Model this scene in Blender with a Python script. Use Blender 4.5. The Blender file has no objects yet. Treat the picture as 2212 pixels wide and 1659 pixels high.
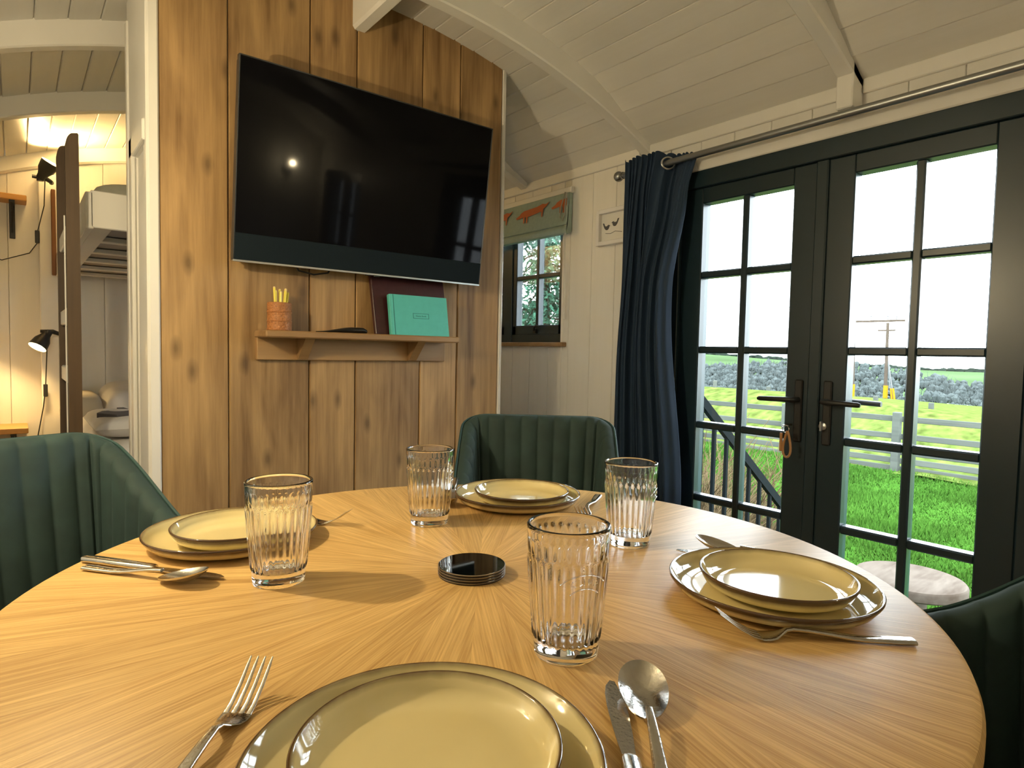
import bpy, bmesh, math, random
import numpy as np
from mathutils import Vector, Matrix

# ------------------------------------------------------------------ camera, sky, sun, exposure
S = bpy.context.scene
PI = math.pi
ZC = 1.0503
F_PX, IW, IH = 1341.9, 2212.0, 1659.0
FWD = Vector((0.6239, 0.7799, -0.0501)).normalized()
RGT = Vector((0.7814, -0.6237, 0.0200)).normalized()
UPV = RGT.cross(FWD).normalized()
RGT = FWD.cross(UPV).normalized()
cd = bpy.data.cameras.new('camera')
cam = bpy.data.objects.new('camera', cd)
S.collection.objects.link(cam)
cd.sensor_fit = 'HORIZONTAL'; cd.sensor_width = 36.0; cd.lens = F_PX / IW * 36.0
cd.clip_start = 0.02; cd.clip_end = 2000
cam.matrix_world = Matrix(((RGT.x, UPV.x, -FWD.x, 0), (RGT.y, UPV.y, -FWD.y, 0), (RGT.z, UPV.z, -FWD.z, ZC), (0, 0, 0, 1)))
S.camera = cam

W = bpy.data.worlds.new('world'); S.world = W; W.use_nodes = True
bg = W.node_tree.nodes['Background']
bg.inputs[0].default_value = (0.86, 0.94, 1.0, 1); bg.inputs[1].default_value = 5.2
sd = bpy.data.lights.new('sun_offscreen', 'SUN'); sd.energy = 0.8; sd.angle = math.radians(8); sd.color = (1.0, 0.93, 0.8)
sun = bpy.data.objects.new('sun_offscreen', sd); S.collection.objects.link(sun)
sun.rotation_euler = Vector((0.62, 0.25, -0.75)).to_track_quat('-Z', 'Y').to_euler()
S.view_settings.view_transform = 'Standard'; S.view_settings.look = 'None'
S.view_settings.exposure = 1.5; S.view_settings.gamma = 1.0; S.view_settings.use_curve_mapping = False

# ------------------------------------------------------------------ pixel -> place helpers (the distance comes from the plane touched)
def ray(x, y): return FWD + RGT * ((x - IW / 2) / F_PX) - UPV * ((y - IH / 2) / F_PX)
CAMP = Vector((0, 0, ZC))
def on_z(x, y, z): d = ray(x, y); return CAMP + d * ((z - ZC) / d.z)
def on_x(x, y, X): d = ray(x, y); return CAMP + d * (X / d.x)
def on_y(x, y, Y): d = ray(x, y); return CAMP + d * (Y / d.y)

# ------------------------------------------------------------------ mesh helpers
COL = S.collection
class MB:
    def __init__(s): s.v = []; s.f = []
    def add(s, vs, fs):
        o = len(s.v); s.v += [tuple(v) for v in vs]; s.f += [tuple(i + o for i in f) for f in fs]; return s
    def box(s, x0, x1, y0, y1, z0, z1, c=0.0):
        if c <= 0:
            vs = [(x, y, z) for x in (x0, x1) for y in (y0, y1) for z in (z0, z1)]
            return s.add(vs, [(0, 1, 3, 2), (4, 6, 7, 5), (0, 4, 5, 1), (2, 3, 7, 6), (0, 2, 6, 4), (1, 5, 7, 3)])
        vs = []; X = (x0, x1); Y = (y0, y1); Z = (z0, z1); sg = (1, -1); idx = {}
        for i in (0, 1):
            for j in (0, 1):
                for k in (0, 1):
                    p = (X[i], Y[j], Z[k]); d = (c * sg[i], c * sg[j], c * sg[k])
                    for a in range(3):
                        q = [p[b] + (0 if b == a else d[b]) for b in range(3)]
                        idx[(i, j, k, a)] = len(vs); vs.append(tuple(q))
        fs = []
        for i in (0, 1): fs.append([idx[(i, j, k, 0)] for j, k in ((0, 0), (0, 1), (1, 1), (1, 0))][::(1 if i == 0 else -1)])
        for j in (0, 1): fs.append([idx[(i, j, k, 1)] for i, k in ((0, 0), (1, 0), (1, 1), (0, 1))][::(1 if j == 0 else -1)])
        for k in (0, 1): fs.append([idx[(i, j, k, 2)] for i, j in ((0, 0), (0, 1), (1, 1), (1, 0))][::(1 if k == 0 else -1)])
        for j in (0, 1):
            for k in (0, 1): fs.append([idx[(0, j, k, 1)], idx[(0, j, k, 2)], idx[(1, j, k, 2)], idx[(1, j, k, 1)]])
        for i in (0, 1):
            for k in (0, 1): fs.append([idx[(i, 0, k, 0)], idx[(i, 0, k, 2)], idx[(i, 1, k, 2)], idx[(i, 1, k, 0)]])
        for i in (0, 1):
            for j in (0, 1): fs.append([idx[(i, j, 0, 0)], idx[(i, j, 0, 1)], idx[(i, j, 1, 1)], idx[(i, j, 1, 0)]])
        for i in (0, 1):
            for j in (0, 1):
                for k in (0, 1): fs.append([idx[(i, j, k, 0)], idx[(i, j, k, 1)], idx[(i, j, k, 2)]])
        return s.add(vs, fs)
    def lathe(s, prof, n=32, cx=0, cy=0, cz=0, closed=False):
        """prof: list of (r,z); r==0 at the ends makes poles"""
        vs = []; fs = []; m = len(prof); rows = []
        for r, z in prof:
            if r < 1e-7: rows.append([len(vs)]); vs.append((cx, cy, cz + z))
            else:
                rows.append(list(range(len(vs), len(vs) + n)))
                vs += [(cx + r * math.cos(2 * PI * i / n), cy + r * math.sin(2 * PI * i / n), cz + z) for i in range(n)]
        for a in range(m if closed else m - 1):
            A, B = rows[a], rows[(a + 1) % m]
            for i in range(n):
                j = (i + 1) % n
                if len(A) == 1 and len(B) == 1: continue
                if len(A) == 1: fs.append((A[0], B[j], B[i]))
                elif len(B) == 1: fs.append((A[i], A[j], B[0]))
                else: fs.append((A[i], A[j], B[j], B[i]))
        return s.add(vs, fs)
    def tube(s, pts, r, n=10, cap=True, up=None):
        pts = [Vector(p) for p in pts]; m = len(pts); rs = r if isinstance(r, (list, tuple)) else [r] * m
        vs = []; fs = []; prev = None
        for i, p in enumerate(pts):
            t = (pts[min(i + 1, m - 1)] - pts[max(i - 1, 0)]).normalized()
            if prev is None:
                a = Vector((0, 0, 1)) if abs(t.z) < .9 else Vector((1, 0, 0))
                u = t.cross(a).normalized()
            else: u = (prev - t * prev.dot(t)).normalized()
            prev = u; w = t.cross(u)
            vs += [p + (u * math.cos(2 * PI * k / n) + w * math.sin(2 * PI * k / n)) * rs[i] for k in range(n)]
        for i in range(m - 1):
            for k in range(n):
                l = (k + 1) % n; fs.append((i * n + k, i * n + l, (i + 1) * n + l, (i + 1) * n + k))
        if cap: fs.append(tuple(range(n))[::-1]); fs.append(tuple((m - 1) * n + k for k in range(n)))
        return s.add(vs, fs)
    def grid(s, P, closeu=False, closev=False):
        nu = len(P); nv = len(P[0]); vs = [q for row in P for q in row]; fs = []
        for i in range(nu if closeu else nu - 1):
            for j in range(nv if closev else nv - 1):
                a, b = (i + 1) % nu, (j + 1) % nv
                fs.append((i * nv + j, a * nv + j, a * nv + b, i * nv + b))
        return s.add(vs, fs)
    def prism(s, poly, axis, a, b):
        """poly: 2D outline; axis 'x','y','z' extruded from a to b"""
        def mk(u, v, t): return {'x': (t, u, v), 'y': (u, t, v), 'z': (u, v, t)}[axis]
        n = len(poly)
        vs = [mk(u, v, a) for u, v in poly] + [mk(u, v, b) for u, v in poly]
        fs = [tuple(range(n))[::-1], tuple(range(n, 2 * n))] + [(i, (i + 1) % n, n + (i + 1) % n, n + i) for i in range(n)]
        return s.add(vs, fs)
    def xf(s, M, start=0):
        for i in range(start, len(s.v)): s.v[i] = tuple(M @ Vector(s.v[i]))
        return s
    def mesh(s, name, smooth=False, fix=True):
        me = bpy.data.meshes.new(name); me.from_pydata(s.v, [], s.f)
        if fix:
            b = bmesh.new(); b.from_mesh(me); bmesh.ops.recalc_face_normals(b, faces=b.faces); b.to_mesh(me); b.free()
        if smooth:
            me.polygons.foreach_set('use_smooth', [True] * len(me.polygons))
            if smooth != 'all':
                try: me.set_sharp_from_angle(angle=math.radians(35 if smooth is True else smooth))
                except Exception: pass
        me.update(); return me

def obj(name, mb, m, parent=None, smooth=False, fix=True, kind=None):
    me = mb.mesh(name, smooth, fix) if isinstance(mb, MB) else mb
    if m is not None and not me.materials: me.materials.append(m)
    o = bpy.data.objects.new(name, me); COL.objects.link(o)
    if parent is not None: o.parent = parent
    if kind: o['kind'] = kind
    return o
def tag(o, label, cat, group=None):
    o['label'] = label; o['category'] = cat
    if group: o['group'] = group
    return o
def thing(name, label, cat, loc=(0, 0, 0), rz=0.0, group=None):
    o = bpy.data.objects.new(name, None); COL.objects.link(o); o.empty_display_size = .05
    o.location = loc; o.rotation_euler = (0, 0, rz); return tag(o, label, cat, group)
def copy_tree(o, parent=None):
    c = o.copy(); COL.objects.link(c); c.parent = parent
    for ch in list(o.children): copy_tree(ch, c)
    return c
def struct(name, mb, m, smooth=False): return obj(name, mb, m, None, smooth, kind='structure')
def sstep(a, b, x): t = min(1, max(0, (x - a) / (b - a))); return t * t * (3 - 2 * t)
def lerp(a, b, t): return a + (b - a) * t

# ------------------------------------------------------------------ materials
def newmat(name):
    m = bpy.data.materials.new(name); m.use_nodes = True
    nt = m.node_tree; return m, nt, nt.nodes['Principled BSDF']
def N(nt, t, **kw):
    n = nt.nodes.new(t)
    for k, v in kw.items(): setattr(n, k, v)
    return n
def math_(nt, op, a, b=None):
    n = N(nt, 'ShaderNodeMath', operation=op)
    for i, q in enumerate((a, b)):
        if q is None: continue
        if isinstance(q, (int, float)): n.inputs[i].default_value = q
        else: nt.links.new(q, n.inputs[i])
    return n.outputs[0]
def rgba(c): return (c[0], c[1], c[2], 1)
def plain(name, col, rough=.5, metal=0.0, var=0.0, scale=(8, 8, 8), bump=0.0, bscale=None, sheen=0.0, coat=0.0, spec=.5, detail=4):
    m, nt, b = newmat(name)
    b.inputs['Roughness'].default_value = rough; b.inputs['Metallic'].default_value = metal
    b.inputs['Specular IOR Level'].default_value = spec
    if sheen: b.inputs['Sheen Weight'].default_value = sheen; b.inputs['Sheen Roughness'].default_value = .4; b.inputs['Sheen Tint'].default_value = rgba([min(1, c * 4 + .1) for c in col])
    if coat: b.inputs['Coat Weight'].default_value = coat
    b.inputs['Base Color'].default_value = rgba(col)
    if var or bump:
        tc = N(nt, 'ShaderNodeTexCoord'); mp = N(nt, 'ShaderNodeMapping'); mp.inputs['Scale'].default_value = scale
        nt.links.new(tc.outputs['Object'], mp.inputs[0])
        nz = N(nt, 'ShaderNodeTexNoise'); nz.inputs['Scale'].default_value = 1; nz.inputs['Detail'].default_value = detail
        nt.links.new(mp.outputs[0], nz.inputs['Vector'])
        if var:
            r = N(nt, 'ShaderNodeValToRGB'); r.color_ramp.elements[0].position = .3; r.color_ramp.elements[1].position = .7
            r.color_ramp.elements[0].color = rgba([c * (1 - var) for c in col]); r.color_ramp.elements[1].color = rgba([min(1, c * (1 + var)) for c in col])
            nt.links.new(nz.outputs[0], r.inputs[0]); nt.links.new(r.outputs[0], b.inputs['Base Color'])
        if bump:
            bp = N(nt, 'ShaderNodeBump'); bp.inputs['Strength'].default_value = bump; bp.inputs['Distance'].default_value = .002
            nt.links.new(nz.outputs[0], bp.inputs['Height']); nt.links.new(bp.outputs[0], b.inputs['Normal'])
    return m
def wood(name, dark, light, axis='z', rough=.55, fine=60., long=2.0, rnd=.35, knots=0.0, bump=.25, contrast=(.28, .75), figure=.6, spec=.5):
    """grain stretched along one axis; every object gets its own offset and tone"""
    m, nt, b = newmat(name); L = nt.links.new
    tc = N(nt, 'ShaderNodeTexCoord'); oi = N(nt, 'ShaderNodeObjectInfo')
    off = N(nt, 'ShaderNodeVectorMath', operation='SCALE'); cmb = N(nt, 'ShaderNodeCombineXYZ')
    for i in range(3): L(oi.outputs['Random'], cmb.inputs[i])
    L(cmb.outputs[0], off.inputs[0]); off.inputs['Scale'].default_value = 37.0
    ad = N(nt, 'ShaderNodeVectorMath', operation='ADD'); L(tc.outputs['Object'], ad.inputs[0]); L(off.outputs[0], ad.inputs[1])
    def mapped(f, l):
        mp = N(nt, 'ShaderNodeMapping'); s = [f, f, f]; s['xyz'.index(axis)] = l; mp.inputs['Scale'].default_value = s
        L(ad.outputs[0], mp.inputs[0]); return mp.outputs[0]
    n1 = N(nt, 'ShaderNodeTexNoise'); n1.inputs['Scale'].default_value = 1; n1.inputs['Detail'].default_value = 6; n1.inputs['Roughness'].default_value = .65
    L(mapped(fine, long), n1.inputs['Vector'])
    n2 = N(nt, 'ShaderNodeTexNoise'); n2.inputs['Scale'].default_value = 1; n2.inputs['Detail'].default_value = 3; n2.inputs['Distortion'].default_value = 1.2
    L(mapped(fine * .12, long * .5), n2.inputs['Vector'])
    mx = math_(nt, 'ADD', math_(nt, 'MULTIPLY', n1.outputs[0], 1 - figure), math_(nt, 'MULTIPLY', n2.outputs[0], figure))
    r = N(nt, 'ShaderNodeValToRGB'); r.color_ramp.elements[0].position = contrast[0]; r.color_ramp.elements[1].position = contrast[1]
    r.color_ramp.elements[0].color = rgba(dark); r.color_ramp.elements[1].color = rgba(light); L(mx, r.inputs[0])
    out = r.outputs[0]
    if knots:
        vo = N(nt, 'ShaderNodeTexVoronoi', voronoi_dimensions='2D'); vo.inputs['Scale'].default_value = 1
        sx = N(nt, 'ShaderNodeSeparateXYZ'); L(ad.outputs[0], sx.inputs[0]); cx_ = N(nt, 'ShaderNodeCombineXYZ')
        wob = math_(nt, 'MULTIPLY', n1.outputs[0], .10)
        L(math_(nt, 'ADD', math_(nt, 'MULTIPLY', sx.outputs[0], 5.2), wob), cx_.inputs[0]); L(math_(nt, 'MULTIPLY', sx.outputs[2], 2.3), cx_.inputs[1]); L(cx_.outputs[0], vo.inputs['Vector'])
        kr = N(nt, 'ShaderNodeValToRGB'); kr.color_ramp.elements[0].position = .02; kr.color_ramp.elements[1].position = .10
        L(vo.outputs['Distance'], kr.inputs[0])
        km = N(nt, 'ShaderNodeMix', data_type='RGBA'); km.inputs[6].default_value = rgba([c * .35 for c in dark]); L(out, km.inputs[7])
        kf = math_(nt, 'ADD', math_(nt, 'MULTIPLY', kr.outputs[0], knots), 1 - knots); L(kf, km.inputs[0]); out = km.outputs[2]
    hs = N(nt, 'ShaderNodeHueSaturation'); L(out, hs.inputs['Color'])
    L(math_(nt, 'ADD', math_(nt, 'MULTIPLY', oi.outputs['Random'], rnd), 1 - rnd / 2), hs.inputs['Value'])
    L(hs.outputs[0], b.inputs['Base Color']); b.inputs['Roughness'].default_value = rough; b.inputs['Specular IOR Level'].default_value = spec
    if bump:
        bp = N(nt, 'ShaderNodeBump'); bp.inputs['Strength'].default_value = bump; bp.inputs['Distance'].default_value = .0015
        L(n1.outputs[0], bp.inputs['Height']); L(bp.outputs[0], b.inputs['Normal'])
    return m
def sunburst(name, dark, light, n=24):
    """veneer wedges, the grain of each running out from the middle"""
    m, nt, b = newmat(name); L = nt.links.new
    tc = N(nt, 'ShaderNodeTexCoord'); sp = N(nt, 'ShaderNodeSeparateXYZ'); L(tc.outputs['Object'], sp.inputs[0])
    ang = math_(nt, 'ARCTAN2', sp.outputs[1], sp.outputs[0])
    k = math_(nt, 'FLOOR', math_(nt, 'MULTIPLY', math_(nt, 'ADD', ang, .13), n / (2 * PI)))
    mid = math_(nt, 'SUBTRACT', math_(nt, 'MULTIPLY', math_(nt, 'ADD', k, .5), 2 * PI / n), .13)
    c, s_ = math_(nt, 'COSINE', mid), math_(nt, 'SINE', mid)
    u = math_(nt, 'ADD', math_(nt, 'MULTIPLY', sp.outputs[0], c), math_(nt, 'MULTIPLY', sp.outputs[1], s_))
    v = math_(nt, 'SUBTRACT', math_(nt, 'MULTIPLY', sp.outputs[1], c), math_(nt, 'MULTIPLY', sp.outputs[0], s_))
    wn = N(nt, 'ShaderNodeTexWhiteNoise', noise_dimensions='1D'); L(k, wn.inputs['W'])
    cb = N(nt, 'ShaderNodeCombineXYZ'); L(u, cb.inputs[0]); L(v, cb.inputs[1]); L(math_(nt, 'MULTIPLY', wn.outputs[0], 9.0), cb.inputs[2])
    def nz(sx, sy, det, dist=0):
        mp = N(nt, 'ShaderNodeMapping'); mp.inputs['Scale'].default_value = (sx, sy, 3); L(cb.outputs[0], mp.inputs[0])
        q = N(nt, 'ShaderNodeTexNoise'); q.inputs['Scale'].default_value = 1; q.inputs['Detail'].default_value = det; q.inputs['Distortion'].default_value = dist; q.inputs['Roughness'].default_value = .6
        L(mp.outputs[0], q.inputs['Vector']); return q.outputs[0]
    a = nz(9, 420, 4); f = nz(3.0, 70, 3, .8)
    mx = math_(nt, 'ADD', math_(nt, 'MULTIPLY', a, .6), math_(nt, 'MULTIPLY', f, .4))
    r = N(nt, 'ShaderNodeValToRGB'); e = r.color_ramp.elements; e[0].position = .32; e[1].position = .63
    e[0].color = rgba(dark); e[1].color = rgba(light); L(mx, r.inputs[0])
    hs = N(nt, 'ShaderNodeHueSaturation'); L(r.outputs[0], hs.inputs['Color'])
    L(math_(nt, 'ADD', math_(nt, 'MULTIPLY', wn.outputs[0], .16), .92), hs.inputs['Value'])
    L(hs.outputs[0], b.inputs['Base Color']); b.inputs['Roughness'].default_value = .42; b.inputs['Specular IOR Level'].default_value = .16
    bp = N(nt, 'ShaderNodeBump'); bp.inputs['Strength'].default_value = .18; bp.inputs['Distance'].default_value = .001
    L(a, bp.inputs['Height']); L(bp.outputs[0], b.inputs['Normal'])
    return m
def glassmat(name, rough=0.0, ior=1.46, tint=(1, 1, 1)):
    m, nt, b = newmat(name); b.inputs['Transmission Weight'].default_value = 1; b.inputs['Roughness'].default_value = rough
    b.inputs['IOR'].default_value = ior; b.inputs['Base Color'].default_value = rgba(tint); return m
def archglass(name):
    m = bpy.data.materials.new(name); m.use_nodes = True; nt = m.node_tree; nt.nodes.clear(); L = nt.links.new
    out = N(nt, 'ShaderNodeOutputMaterial'); mx = N(nt, 'ShaderNodeMixShader'); tr = N(nt, 'ShaderNodeBsdfTransparent'); gl = N(nt, 'ShaderNodeBsdfGlossy')
    tr.inputs[0].default_value = (.97, .985, .98, 1); gl.inputs['Roughness'].default_value = .0
    fr = N(nt, 'ShaderNodeFresnel'); fr.inputs[0].default_value = 1.45
    L(math_(nt, 'MULTIPLY', fr.outputs[0], .6), mx.inputs[0]); L(tr.outputs[0], mx.inputs[1]); L(gl.outputs[0], mx.inputs[2]); L(mx.outputs[0], out.inputs[0]); return m
def emit(name, col, st):
    m, nt, b = newmat(name); b.inputs['Base Color'].default_value = rgba(col)
    b.inputs['Emission Color'].default_value = rgba(col); b.inputs['Emission Strength'].default_value = st; return m
def glaze(name, body, rimc, r0, r1):
    """reactive glaze: cream body breaking brown on the thrown edge"""
    m, nt, b = newmat(name); L = nt.links.new
    tc = N(nt, 'ShaderNodeTexCoord'); sp = N(nt, 'ShaderNodeSeparateXYZ'); L(tc.outputs['Object'], sp.inputs[0])
    rr = math_(nt, 'SQRT', math_(nt, 'ADD', math_(nt, 'MULTIPLY', sp.outputs[0], sp.outputs[0]), math_(nt, 'MULTIPLY', sp.outputs[1], sp.outputs[1])))
    nz = N(nt, 'ShaderNodeTexNoise'); nz.inputs['Scale'].default_value = 45; L(tc.outputs['Object'], nz.inputs['Vector'])
    rr2 = math_(nt, 'ADD', rr, math_(nt, 'MULTIPLY', math_(nt, 'SUBTRACT', nz.outputs[0], .5), .0016))
    mr = N(nt, 'ShaderNodeMapRange'); mr.inputs['From Min'].default_value = r0; mr.inputs['From Max'].default_value = r1; L(rr2, mr.inputs['Value'])
    mx = N(nt, 'ShaderNodeMix', data_type='RGBA'); L(mr.outputs[0], mx.inputs[0]); mx.inputs[6].default_value = rgba(body); mx.inputs[7].default_value = rgba(rimc)
    n2 = N(nt, 'ShaderNodeTexNoise'); n2.inputs['Scale'].default_value = 9; L(tc.outputs['Object'], n2.inputs['Vector'])
    hs = N(nt, 'ShaderNodeHueSaturation'); L(mx.outputs[2], hs.inputs['Color']); L(math_(nt, 'ADD', math_(nt, 'MULTIPLY', n2.outputs[0], .16), .92), hs.inputs['Value'])
    L(hs.outputs[0], b.inputs['Base Color']); b.inputs['Roughness'].default_value = .07; b.inputs['Coat Weight'].default_value = .4
    return m

M = {}
M['white'] = plain('white_paint', (.72, .70, .65), .42, var=.05, scale=(3, 3, 3), bump=.12)
M['ceil'] = wood('painted_board', (.63, .61, .56), (.73, .71, .66), 'y', rough=.42, fine=30, long=1.5, rnd=.06, bump=.35)
M['wallboard'] = wood('painted_wall_board', (.66, .64, .59), (.75, .73, .68), 'z', rough=.42, fine=30, long=1.5, rnd=.05, bump=.3)
M['oak'] = wood('rustic_oak', (.165, .085, .030), (.53, .335, .145), 'z', rough=.5, fine=60, long=2.4, rnd=.40, knots=.6, contrast=(.33, .67))
M['oakx'] = wood('oak_shelf', (.21, .115, .045), (.42, .255, .11), 'x', rough=.45, fine=50, long=2.5, rnd=.1)
M['darkwood'] = wood('dark_ladder_wood', (.035, .019, .007), (.105, .058, .021), 'z', rough=.6, fine=50, long=2, rnd=.15)
M['pine'] = wood('pine_board', (.42, .20, .05), (.60, .33, .10), 'x', rough=.5, fine=50, long=2.5, rnd=.1)
M['table'] = sunburst('sunburst_oak_veneer', (.41, .225, .068), (.73, .48, .185))
M['tedge'] = wood('table_edge', (.38, .19, .055), (.56, .31, .105), 'x', rough=.4, fine=30, long=8, rnd=.0)
M['floor'] = wood('floor_boards', (.20, .12, .06), (.34, .22, .12), 'y', rough=.5)
M['frame'] = plain('dark_door_paint', (0.01, 0.025, 0.034), .32, spec=.55, var=.05, scale=(2, 2, 2))
M['pane'] = archglass('window_glass')
M['black'] = plain('black_iron', (.012, .012, .012), .45)
M['blackplastic'] = plain('black_plastic', (.010, .010, .010), .35)
M['screen'] = plain('black_screen', (.003, .003, .004), .05, spec=.08)
M['bezel'] = plain('tv_bezel', (.022, .024, .026), .35)
M['soundbar'] = plain('speaker_cloth', (.007, .013, .018), .8, spec=.15, var=.25, scale=(900, 900, 900))
M['alu'] = plain('satin_aluminium', (.55, .56, .56), .32, 1)
M['steel'] = plain('brushed_steel', (.60, .575, .53), .16, 1, bump=.12, scale=(300, 300, 300))
M['steelpole'] = plain('pewter_pole', (.32, .33, .33), .38, 1)
M['velvet'] = plain('green_velvet', (0.018, 0.04, 0.036), .8, sheen=.22, var=.22, scale=(14, 14, 14), bump=.1)
M['piping'] = plain('velvet_piping', (.012, .045, .045), .7, sheen=.4)
M['navy'] = plain('navy_curtain_cloth', (.008, .027, .064), .75, sheen=.35, var=.08, scale=(30, 30, 6))
M['glass'] = glassmat('tumbler_glass', 0, 1.47)
M['plateL'] = glaze('cream_glaze_large', (.70, .585, .29), (.085, .042, .015), .1205, .1240)
M['plateS'] = glaze('cream_glaze_small', (.72, .60, .30), (.085, .042, .015), .0888, .0922)
M['mirror'] = plain('smoked_mirror', (.10, .092, .075), .03, 1)
M['corkedge'] = plain('coaster_edge', (.02, .012, .010), .5)
M['rimsteel'] = plain('coaster_rim', (.55, .50, .46), .3, 1)
M['rattan'] = plain('woven_rattan', (.36, .145, .045), .6, var=.35, scale=(220, 220, 300), bump=.5)
M['yellow'] = plain('yellow_paint', (.78, .66, .09), .4)
M['pencilwood'] = plain('pencil_wood', (.70, .50, .25), .6)
M['graphite'] = plain('graphite', (.05, .05, .05), .5)
M['teal'] = plain('teal_book_cloth', (.085, .47, .42), .6, var=.04, scale=(40, 40, 40), bump=.1)
M['tealprint'] = plain('teal_print', (.015, .16, .15), .6)
M['paper'] = plain('paper', (.72, .70, .64), .8)
M['maroon'] = plain('maroon_leatherette', (.045, .012, .014), .34, var=.15, scale=(60, 60, 60))
M['sage'] = plain('sage_blind_cloth', (.33, .42, .37), .8, var=.06, scale=(60, 60, 60))
M['orange'] = plain('orange_print', (.52, .15, .05), .8)
M['brownprint'] = plain('brown_print', (.10, .06, .045), .8)
M['greyprint'] = plain('grey_print', (.09, .085, .10), .85)
M['printgrey'] = plain('bird_print', (.08, .08, .085), .8)
M['linen'] = plain('white_linen', (.74, .72, .70), .85, var=.04, scale=(10, 10, 10))
M['mattress'] = plain('mattress_cloth', (.42, .42, .36), .85, var=.06, scale=(30, 30, 30))
M['beigecush'] = plain('beige_cushion_cloth', (.42, .37, .28), .85)
M['slatgap'] = plain('mattress_underside', (.36, .34, .33), .85)
M['cream'] = plain('lamp_shade_inside', (.8, .76, .66), .4)
M['bulb'] = emit('warm_bulb', (1.0, .72, .34), 14)
M['tan'] = plain('tan_leather', (.40, .20, .07), .5)
M['rust'] = wood('brown_grab_bar', (.14, .05, .012), (.24, .10, .025), 'z', rough=.5)
M['railmetal'] = plain('dark_railing_metal', (0.0069, 0.0097, 0.0111), .6, spec=.02)
M['lawn'] = plain('lawn_green', (0.0250, 0.0695, 0.0097), .9, var=.35, scale=(1.4, 1.4, 1.4), spec=.0)
M['blade'] = plain('grass_blade', (0.0361, 0.0917, 0.0139), .8, var=.3, scale=(2.2, 2.2, 2.2), spec=.0)
M['field'] = plain('field_green', (0.0612, 0.0848, 0.0208), .9, var=.5, scale=(3.0, 5.0, 3.0), spec=.0, detail=8)
M['hill'] = plain('hill_green', (0.0445, 0.0723, 0.0334), .95, var=.25, scale=(.03, .03, .03), spec=.0)
M['woods'] = plain('bare_woodland', (0.0473, 0.0570, 0.0570), .95, var=.3, scale=(1.2, 1.2, .9), spec=.0, detail=8)
M['hedge'] = plain('dark_hedge', (0.0121, 0.0172, 0.0138), .95, var=.3, scale=(.2, .2, .2), spec=.0)
M['fence'] = wood('weathered_fence', (0.0465, 0.0524, 0.0488), (0.0873, 0.0953, 0.0837), 'y', rough=.85, fine=25, long=1, rnd=.2, spec=.02)
M['polewood'] = plain('pole_wood', (0.0584, 0.0459, 0.0375), .85, var=.2, scale=(3, 3, 1), spec=.02)
M['guard'] = plain('yellow_guard', (0.2413, 0.1293, 0.0086), .6, spec=.02)
M['insul'] = plain('insulator', (0.1034, 0.1120, 0.1207), .4)
M['twig'] = plain('bare_twig', (0.0973, 0.0695, 0.0389), .8, spec=.02)
M['needle'] = plain('conifer_needles', (0.0389, 0.1112, 0.0723), .8, var=.35, scale=(3, 3, 3), spec=.0)
M['bark'] = plain('conifer_bark', (0.0167, 0.0125, 0.0097), .9, spec=.02)
M['logtop'] = wood('log_table_top', (0.0375, 0.0263, 0.0188), (0.0938, 0.0769, 0.0638), 'x', rough=.8, fine=40, long=4, rnd=0, spec=.03, contrast=(.34, .66), figure=.7)
M['step'] = plain('step_deck', (0.0517, 0.0517, 0.0474), .8, var=.2, scale=(6, 6, 6), spec=.02)

# ------------------------------------------------------------------ room shell
XL, XR, YN, YE = -.30, 2.15, -1.75, 4.42          # inner faces of the left, door, near and far walls
PY = 2.06                                          # face of the oak partition
def zc(x): return 2.262 - .195 * (x - 1) ** 2 - .055 * sstep(1.75, 2.15, x)      # underside of the ceiling boards
def zb(x): return min(zc(x) - .028, 2.178 - .195 * (x - 1) ** 2)                 # underside of the bows

struct('floor', MB().box(XL - .1, XR + .1, YN - .1, YE + .1, -.06, 0), M['floor'])
# barrel ceiling: a shell above, boards below
npan = 27; xs = [XL + (XR - XL) * i / npan for i in range(npan + 1)]
mb = MB()
P = []
for x in [XL - .12] + xs + [XR + .12]: P.append([(x, YN - .1, zc(x) + .03), (x, YE + .1, zc(x) + .03)])
Q = [[(a[0], a[1], a[2] + .05) for a in r] for r in P]
loop = P + Q[::-1]
mb.grid(loop, closeu=True)
ceil = struct('ceiling', mb, M['white'])
g = .004
for i in range(npan):
    a, b = xs[i], xs[i + 1]; za, zb_ = zc(a), zc(b)
    poly = [(a + .0006, za + .024), (a + .0006, za + g + .001), (a + g, za), (b - g, zb_), (b - .0006, zb_ + g + .001), (b - .0006, zb_ + .024)]
    obj('ceiling_board', MB().prism(poly, 'y', YN, YE), M['ceil'], ceil)
def bow(y0, y1, end=0.0):
    n = 40; ring = []
    for i in range(n + 1):
        x = XL + (XR - XL) * i / n; c = .005
        b = zb(x); t = zc(x) + .012
        ring.append([(x, y0, t), (x, y0, b + c), (x, y0 + c, b), (x, y1 - c, b), (x, y1, b + c), (x, y1, t)])
    m = MB().grid(ring, closev=True)
    return obj('ceiling_bow', m, M['white'], ceil)
BOWS = [-.80, .045, .905, 1.763, 2.58, 3.35]
for y in BOWS: bow(y, y + .052)
# ridge timber on the main-room side
mb = MB().prism([(.919, 2.30), (.919, 2.157), (.927, 2.147), (.963, 2.147), (.969, 2.153), (.969, 2.30)], 'y', YN, PY + .005)
obj('ridge_beam', mb, M['white'], ceil)

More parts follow.
